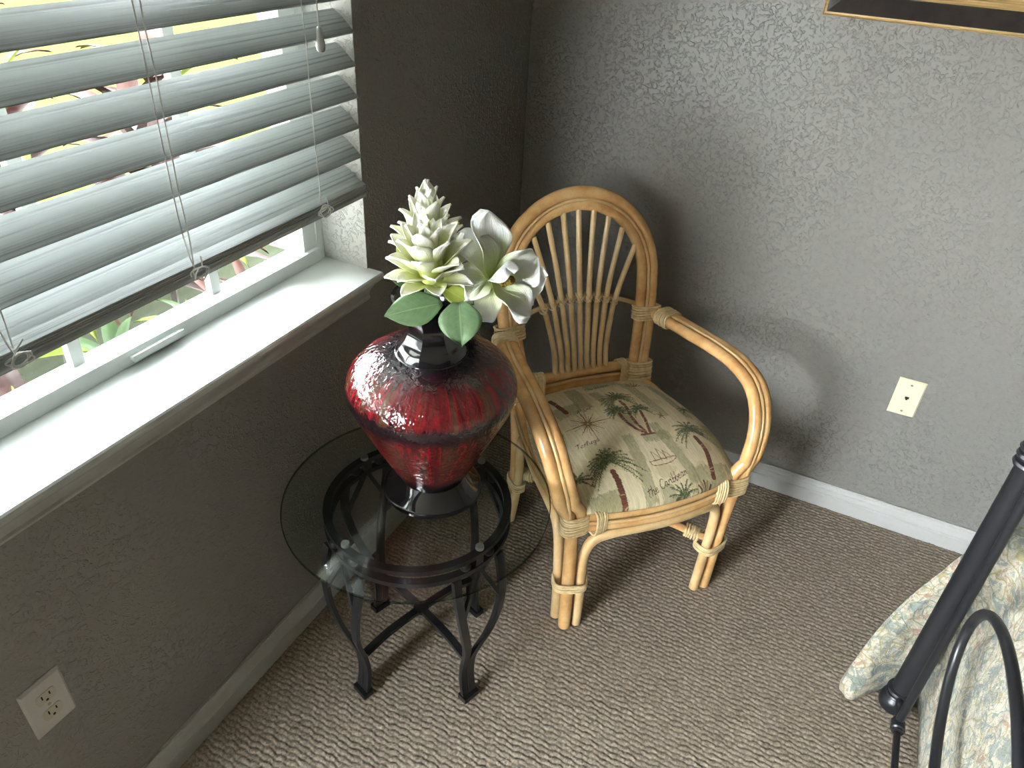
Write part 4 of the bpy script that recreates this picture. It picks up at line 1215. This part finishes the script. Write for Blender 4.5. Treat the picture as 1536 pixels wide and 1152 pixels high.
# leaves belong to the flower stems they grow from
LF = petal_mesh('leaf', 'leaf', 0.105, 0.066, -0.10, -0.30, -0.15, 1.15, 0.15, 5, 12, 0.05, 3, fold=0.10, widest=0.45)
LFW = petal_mesh('leaf', 'leaf', 0.095, 0.092, -0.10, -0.35, -0.2, 1.1, 0.30, 5, 12, 0.05, 4, fold=0.12, widest=0.40)
LFY = petal_mesh('leaf', 'leaf_y', 0.075, 0.040, 0.15, 0.35, -0.3, 1.2, 0.2, 4, 10, 0.10, 5)


def leafp(t, base, at, d, nrm, sc, me=None):
    o = link('leaf', me or LF, t); orient(o, Vector(at) - Vector(base), d, nrm, (sc, sc, sc)); solid(o, 0.0007); return o


TOW = -CF_
leafp(F2, f2b, (0.3620, -1.0640, 0.978), -CR_ * 0.93 + TOW * 0.42 - CU_ * 0.02, CU_ * 0.75 + TOW * 0.66, 0.95)
leafp(F2, f2b, (0.3900, -1.0550, 0.984), TOW * 0.62 - CU_ * 0.62 + CR_ * 0.12, CU_ * 0.66 + TOW * 0.66 + CR_ * 0.05, 0.80, LFW)
leafp(F2, f2b, (0.345, -1.045, 1.000), CR_ * 0.85 - CU_ * 0.40 + TOW * 0.25, CU_ * 0.6 + TOW * 0.3 - CR_ * 0.2, 0.92, LFY)
leafp(F2, f2b, (0.330, -1.055, 1.004), -CR_ * 0.55 + TOW * 0.6 + CU_ * 0.25, CU_ * 0.7 - TOW * 0.3, 0.85, LFY)
leafp(F2, f2b, (0.345, -1.055, 1.004), CR_ * 0.35 + TOW * 0.75 + CU_ * 0.20, CU_ * 0.7 - TOW * 0.3, 0.80, LFY)
leafp(F2, f2b, (0.340, -1.060, 1.000), TOW * 0.4 - CU_ * 0.85, TOW * 0.8 + CU_ * 0.4, 0.5, LF)
leafp(F1, f1b, (0.268, -1.003, 0.975), -CR_ * 0.18 + CU_ * 0.95 + TOW * 0.05, TOW * 0.6 - CR_ * 0.6, 1.05, LFY)
leafp(F1, f1b, (0.262, -1.010, 0.985), -CR_ * 0.42 + CU_ * 0.85, TOW * 0.7 - CR_ * 0.3, 0.62, LFY)
leafp(F1, f1b, (0.270, -1.000, 0.965), -CR_ * 0.55 + TOW * 0.5 + CU_ * 0.45, CU_ * 0.6 + TOW * 0.4, 0.62, LF)
leafp(F1, f1b, (0.312, -0.985, 0.99), CR_ * 0.55 + CU_ * 0.75, TOW * 0.8 + CU_ * 0.3, 0.85, LFY)
leafp(F1, f1b, (0.315, -0.99, 0.975), CR_ * 0.85 + CU_ * 0.18 + CF_ * 0.2, CU_ * 0.6 + TOW * 0.6, 0.7, LF)

# magnolia, opened to the right
mb_ = Vector((0.4180, -0.9900, 1.0080))
mag = thing('white_magnolia', 'large open white magnolia with brown centre leaning toward the chair', 'flower', mb_)
stem(mag, mb_, [mb_, (0.395, -0.995, 0.985), (0.36, -1.005, 0.955), (0.33, -1.014, 0.90), (0.315, -1.018, 0.845)], 0.0035)
A3 = (CR_ * 0.72 + TOW * 0.60 + CU_ * 0.30).normalized()        # direction the bloom faces
def pv(r, u, t): return CR_ * r + CU_ * u + TOW * t
MP = [  # direction(right, up, toward), facing, length, width, curl, seed
    ((-0.10, 1.0, -0.05), A3, 0.112, 0.066, -0.25, 1), ((-0.34, 0.92, 0.25), A3, 0.098, 0.056, -0.20, 2),
    ((-0.62, 0.25, 0.62), A3 + CU_ * 0.4, 0.062, 0.058, -0.9, 3), ((-0.15, -0.55, 0.75), A3 + CU_ * 0.6, 0.086, 0.060, -0.9, 4),
    ((0.18, 0.80, 0.50), CR_ * 0.5 + TOW * 0.3 - CU_ * 0.2, 0.056, 0.050, 0.45, 5), ((0.95, 0.42, -0.35), A3, 0.082, 0.066, 0.25, 6),
    ((0.72, -0.42, 0.50), A3 + CU_ * 0.5, 0.086, 0.060, -0.35, 7), ((0.90, -0.62, -0.30), A3 + CU_ * 0.2, 0.104, 0.082, -0.1, 8), ((0.95, -0.10, -0.30), A3 + CU_ * 0.3, 0.086, 0.072, 0.1, 9)]
for d, nr, ln_, wd, cu, sd in MP:
    me = petal_mesh('petal', 'magnolia', ln_ * 1.04, wd * 1.12, 0.14, cu, 0.6 if sd % 2 else -0.9, 2.1, 0.30, 9, 18, 0.30, sd, widest=0.6)
    dv_ = pv(*d).normalized(); o = link('petal', me, mag); orient(o, dv_ * 0.004, dv_, nr); solid(o, 0.0006)
b = MB(); rr = random.Random(4); cc = mb_ + A3 * 0.012
b.tube([tuple(mb_), tuple(mb_ + A3 * 0.044)], [0.004, 0.008], 10)
for k in range(110):
    f = rr.random(); a = rr.random() * 2 * PI; x_ = A3.cross(CU_).normalized(); y_ = A3.cross(x_)
    p0 = mb_ + A3 * (0.020 + 0.024 * f); out = (x_ * math.cos(a) + y_ * math.sin(a)); p1 = p0 + out * 0.0125 * (1 - 0.5 * f) + A3 * 0.004
    b.tube([tuple(p0), tuple(p1)], [0.0012, 0.0017], 5)
link('stamens', b.mesh('stamens', M['stamen'], True, mb_), mag)
for dd, s_ in ((pv(-0.8, -0.3, 0.5), 0.30), (pv(-0.35, -0.75, 0.6), 0.26)):
    o = link('sepal', petal_mesh('sepal', 'sepal', 0.06, 0.045, 0.3, 0.6, 0, 1.4, 0.4, 3, 6), mag); orient(o, pv(-0.018, -0.006, 0.012), dd, A3, (s_ * 1.6,) * 3); solid(o)
leafp(mag, mb_, (0.375, -1.00, 0.975), CR_ * 0.7 - CU_ * 0.25 - TOW * 0.4, CU_ * 0.8 + TOW * 0.3, 0.6, LF)

# ================================================================== BED
BP = (1.357, -0.648, 0.0)
bed = thing('metal_bed_frame', 'dark metal bed footboard with ringed corner post and curved scroll', 'bed frame', BP)


def bpart(mb, name, mat='bedmetal', parent=None, auto=40): return link(name, mb.mesh(name, M[mat], True, BP, auto), parent or bed)


XB = BP[0]
for yp in (BP[1], -2.18):
    post = None
    c0 = (XB, yp, 0)
    b = MB(); b.lathe([(0.0, 0.0), (0.029, 0.0), (0.035, 0.005), (0.0365, 0.016), (0.034, 0.030), (0.0300, 0.036), (0.0265, 0.040), (0.0225, 0.048), (0.0225, 0.742), (0.0225, 0.95)], c0, 28, False); post = bpart(b, 'post')
    for z0_, z1_ in ((0.040, 0.052), (0.052, 0.066), (0.736, 0.754), (0.754, 0.772), (0.772, 0.784)):
        b = MB(); zm = (z0_ + z1_) / 2; h_ = (z1_ - z0_) / 2
        b.lathe([(0.0220, z0_), (0.0285, zm - h_ * 0.6), (0.0305, zm), (0.0285, zm + h_ * 0.6), (0.0220, z1_)], c0, 28, False); bpart(b, 'post_ring', parent=post)
    b = MB(); b.sphere((XB, yp, 0.98), 0.038, 20, 12); bpart(b, 'finial')
YB = -0.745
b = MB(); b.tube([(XB, BP[1] - 0.02, 0.054), (XB, YB + 0.006, 0.053)], 0.0085, 12); bpart(b, 'link_rod')
b = MB(); b.tube(cr([(XB, YB + 0.018, 0.052), (XB, YB + 0.012, 0.052), (XB, YB, 0.052), (XB, YB - 0.014, 0.052), (XB, YB - 0.020, 0.052)], 4), [0.009] * 2 + [0.0125] * 3 + [0.0155] * 7 + [0.0125] * 3 + [0.0095] * 2, 16); bpart(b, 'joint_ball')
b = MB(); b.tube([(XB, YB - 0.016, 0.052), (XB, -2.16, 0.052)], 0.0078, 12); bpart(b, 'bottom_rail')
b = MB(); b.tube([(XB, -0.66, 0.86), (XB, -2.17, 0.86)], 0.0125, 14); bpart(b, 'top_rail')
for yr_ in (-0.737, -2.09):
    b = MB(); b.tube([(XB, yr_, 0.060), (XB, yr_ + 0.014, 0.45), (XB, yr_ + 0.024, 0.86)], 0.0092, 12); bpart(b, 'rod')
for yc_ in (-1.115, -1.715):
    b = MB(); b.tube([(XB + 0.006, yc_ + 0.333 * math.cos(t), 0.437 + 0.176 * math.sin(t)) for t in np.linspace(0, 2 * PI, 72)[:-1]], 0.0098, 12, closed=True); bpart(b, 'scroll')
b = MB(); b.box((XB + 0.012, BP[1] - 0.010, 0.175), (XB + 0.029, BP[1] + 0.004, 0.225)); bpart(b, 'rail_bracket', auto=30)
b = MB(); b.tube([(1.50, BP[1] - 0.05, 0.20), (3.36, BP[1] - 0.05, 0.20)], 1.0, prof=RECT(0.030, 0.045), up=(0, 0, 1)); bpart(b, 'side_rail')
b = MB(); b.box((1.50, -2.08, 0.001), (1.55, -2.03, 0.20)); b.box((3.2, -0.75, 0.001), (3.25, -0.70, 0.20)); b.box((3.2, -2.08, 0.001), (3.25, -2.03, 0.20)); bpart(b, 'support_leg', auto=30)
b = MB(); mo = [(1.50, -0.63), (3.36, -0.63), (3.36, -2.10), (1.50, -2.10)]
b.box((1.50, -2.10, 0.225), (3.36, -0.64, 0.540)); mt_o = b.build('mattress', M['mattress'], smooth=False)
setp(mt_o, label='white mattress hidden under the paisley quilt on the metal bed', category='mattress')


def quilt():
    top = [(3.40, -0.61), (2.8, -0.61), (2.2, -0.61), (1.85, -0.612), (1.66, -0.605), (1.55, -0.596), (1.475, -0.590), (1.425, -0.594), (1.404, -0.606), (1.416, -0.645), (1.438, -0.70), (1.452, -0.80), (1.462, -0.95), (1.462, -1.3), (1.462, -1.7), (1.462, -2.13)]
    mid = [(3.40, -0.56), (2.8, -0.565), (2.2, -0.555), (1.85, -0.562), (1.66, -0.555), (1.52, -0.565), (1.42, -0.562), (1.345, -0.574), (1.300, -0.594), (1.314, -0.603), (1.372, -0.594), (1.416, -0.640), (1.415, -0.80), (1.420, -1.25), (1.414, -1.7), (1.418, -2.12)]
    hem = [(3.40, -0.53), (2.8, -0.55), (2.2, -0.525), (1.85, -0.545), (1.62, -0.54), (1.48, -0.545), (1.36, -0.552), (1.275, -0.598), (1.238, -0.655), (1.262, -0.688), (1.306, -0.640), (1.360, -0.590), (1.414, -0.640), (1.418, -1.05), (1.408, -1.6), (1.414, -2.12)]
    N = 14
    O = [np.array(cr([np.array(p) for p in c], N)) for c in (top, mid, hem)]
    K = len(O[0]); rings = []
    inner = np.array([(max(x, 1.62), min(y, -0.80)) for x, y in O[0]])
    for t in np.linspace(0, 1, 10)[:-1]:                # top surface rounding to the edge
        P = inner * (1 - t) + O[0] * t; rings.append((P, 0.590 + 0.012 * (1 - t) - 0.03 * t ** 5))
    for t in np.linspace(0, 1, 30):
        z = 0.562 + (0.006 - 0.562) * t; s = t
        P = O[0] * (1 - s) * (1 - 2 * s) + O[1] * 4 * s * (1 - s) + O[2] * s * (2 * s - 1)
        bul = 0.014 * math.sin(PI * min(1, t * 3.2)) if t < 0.3125 else 0
        if bul:
            d = P - np.roll(P, 1, 0); nn = np.stack([-d[:, 1], d[:, 0]], 1); nn /= np.linalg.norm(nn, axis=1)[:, None] + 1e-9
            P = P - nn * bul * 0.4
        rings.append((P, z))
    vs = []; fs = []
    for P, z in rings:
        for i, (x, y) in enumerate(P):
            w = 0.004 * math.sin(i * 0.9 + z * 11) * (1 if z < 0.5 else 0.3)
            vs.append((x + w * 0.3, y + w * 0.3, z + 0.004 * math.sin(i * 0.37) * (z > 0.54)))
    R_ = len(rings)
    for j in range(R_ - 1):
        for i in range(K - 1): fs.append((j * K + i, j * K + i + 1, (j + 1) * K + i + 1, (j + 1) * K + i))
    # flat middle of the top
    ci = [len(vs)]; vs.append((3.40, -2.13, 0.602))
    for i in range(K - 1): fs.append((i + 1, i, ci[0]))
    me = bpy.data.meshes.new('quilt'); me.from_pydata(vs, [], fs)
    bm = bmesh.new(); bm.from_mesh(me); bmesh.ops.recalc_face_normals(bm, faces=bm.faces); bm.to_mesh(me); bm.free()
    me.materials.append(M['quilt']); me.polygons.foreach_set('use_smooth', [True] * len(me.polygons)); me.update()
    o = link('quilt', me); md = o.modifiers.new('thickness', 'SOLIDIFY'); md.thickness = 0.010; md.offset = -0.2
    return o


setp(quilt(), label='cream and sage paisley quilt draped over the metal bed', category='quilt')

# ================================================================== GARDEN
GZ = -0.28
b = MB(); b.box((-60, -60, GZ - 0.1), (40, 40, GZ)); lawn = setp(b.build('lawn', M['lawn'], smooth=False), kind='structure')
b = MB(); b.box((-2.9, LY + 0.16, GZ - 0.05), (WD - 0.002, 4, GZ + 0.012)); setp(b.build('planting_bed', M['mulch'], smooth=False), kind='structure')
b = MB(); b.box((-3.3, 1.0, GZ - 0.05), (WD - 0.002, 2.0, GZ + 0.02)); setp(b.build('garden_path', M['path'], smooth=False), kind='structure')
TL = {k: petal_mesh('leaf', k, 0.42, 0.085, 0.10, -0.75, -0.5, 1.1, 0.25, 2, 8, 0.04, 3, fold=0.12, widest=0.45) for k in ('tileaf', 'tileaf2', 'crot', 'grn')}


def plant(name, label, at, h, n, kinds, seed, scale=1.0, spread=1.0):
    rr = random.Random(seed); t = thing(name, label, 'plant', at)
    b = MB(); b.tube(cr([(0, 0, -0.005), (0.02, 0.01, h * 0.5), (0.0, 0.02, h)], 5), [0.016] * 11, 8); link('plant_stem', b.mesh('plant_stem', M['trunkm']), t)
    for i in range(n):
        a = i * 2.4 + rr.random() * 0.4; f = i / n; z = h * (0.25 + 0.75 * f)
        el = 0.25 + 0.95 * f * rr.uniform(0.7, 1.1)
        d = Vector((math.cos(a) * math.cos(el), math.sin(a) * math.cos(el) * 1.0, math.sin(el)))
        o = link('leaf', TL[kinds[rr.randrange(len(kinds))]], t); s = scale * rr.uniform(0.75, 1.15)
        orient(o, (0.0, 0.01, z), d, Vector((-math.cos(a) * math.sin(el), -math.sin(a) * math.sin(el), math.cos(el))), (s * spread, s, s))
    return t


GP = [((-1.62, -0.86, GZ), 0.95, 34, ['tileaf', 'tileaf2', 'crot'], 1.05, 'maroon ti plant outside the blind, growing furthest from the room corner'),
      ((-1.90, -0.42, GZ), 1.10, 40, ['tileaf', 'tileaf', 'tileaf2', 'crot'], 1.15, 'tall dark maroon ti plant with a few lime leaves seen through the blind'),
      ((-1.72, 0.02, GZ), 1.00, 38, ['tileaf', 'tileaf2'], 1.10, 'bushy maroon and bronze ti plant in the middle of the row outside'),
      ((-2.05, 0.42, GZ), 1.05, 36, ['tileaf2', 'tileaf2', 'crot'], 1.05, 'bronze ti plant outside next to the pale path'),
      ((-2.60, -0.10, GZ), 1.15, 34, ['tileaf', 'tileaf2'], 1.10, 'maroon ti plant standing behind the others at the lawn edge'),
      ((-1.18, -0.98, GZ), 0.30, 26, ['grn', 'grn', 'crot'], 0.60, 'low green plant below the window by the finger lift of the sash'),
      ((-1.26, -0.62, GZ), 0.34, 28, ['grn', 'grn'], 0.66, 'low dark green plant below the middle pane of the window'),
      ((-1.24, -0.26, GZ), 0.30, 26, ['grn', 'crot'], 0.62, 'low bright green plant with lime leaves below the window'),
      ((-1.32, 0.08, GZ), 0.30, 24, ['tileaf2', 'grn'], 0.58, 'low bronze and green plant below the window nearest the room corner')]
for i, (at, h, n, kinds, sc_, lb) in enumerate(GP): plant('garden_plant', lb, (at[0], at[1], at[2] + 0.012), h, n, kinds, i + 11, sc_)
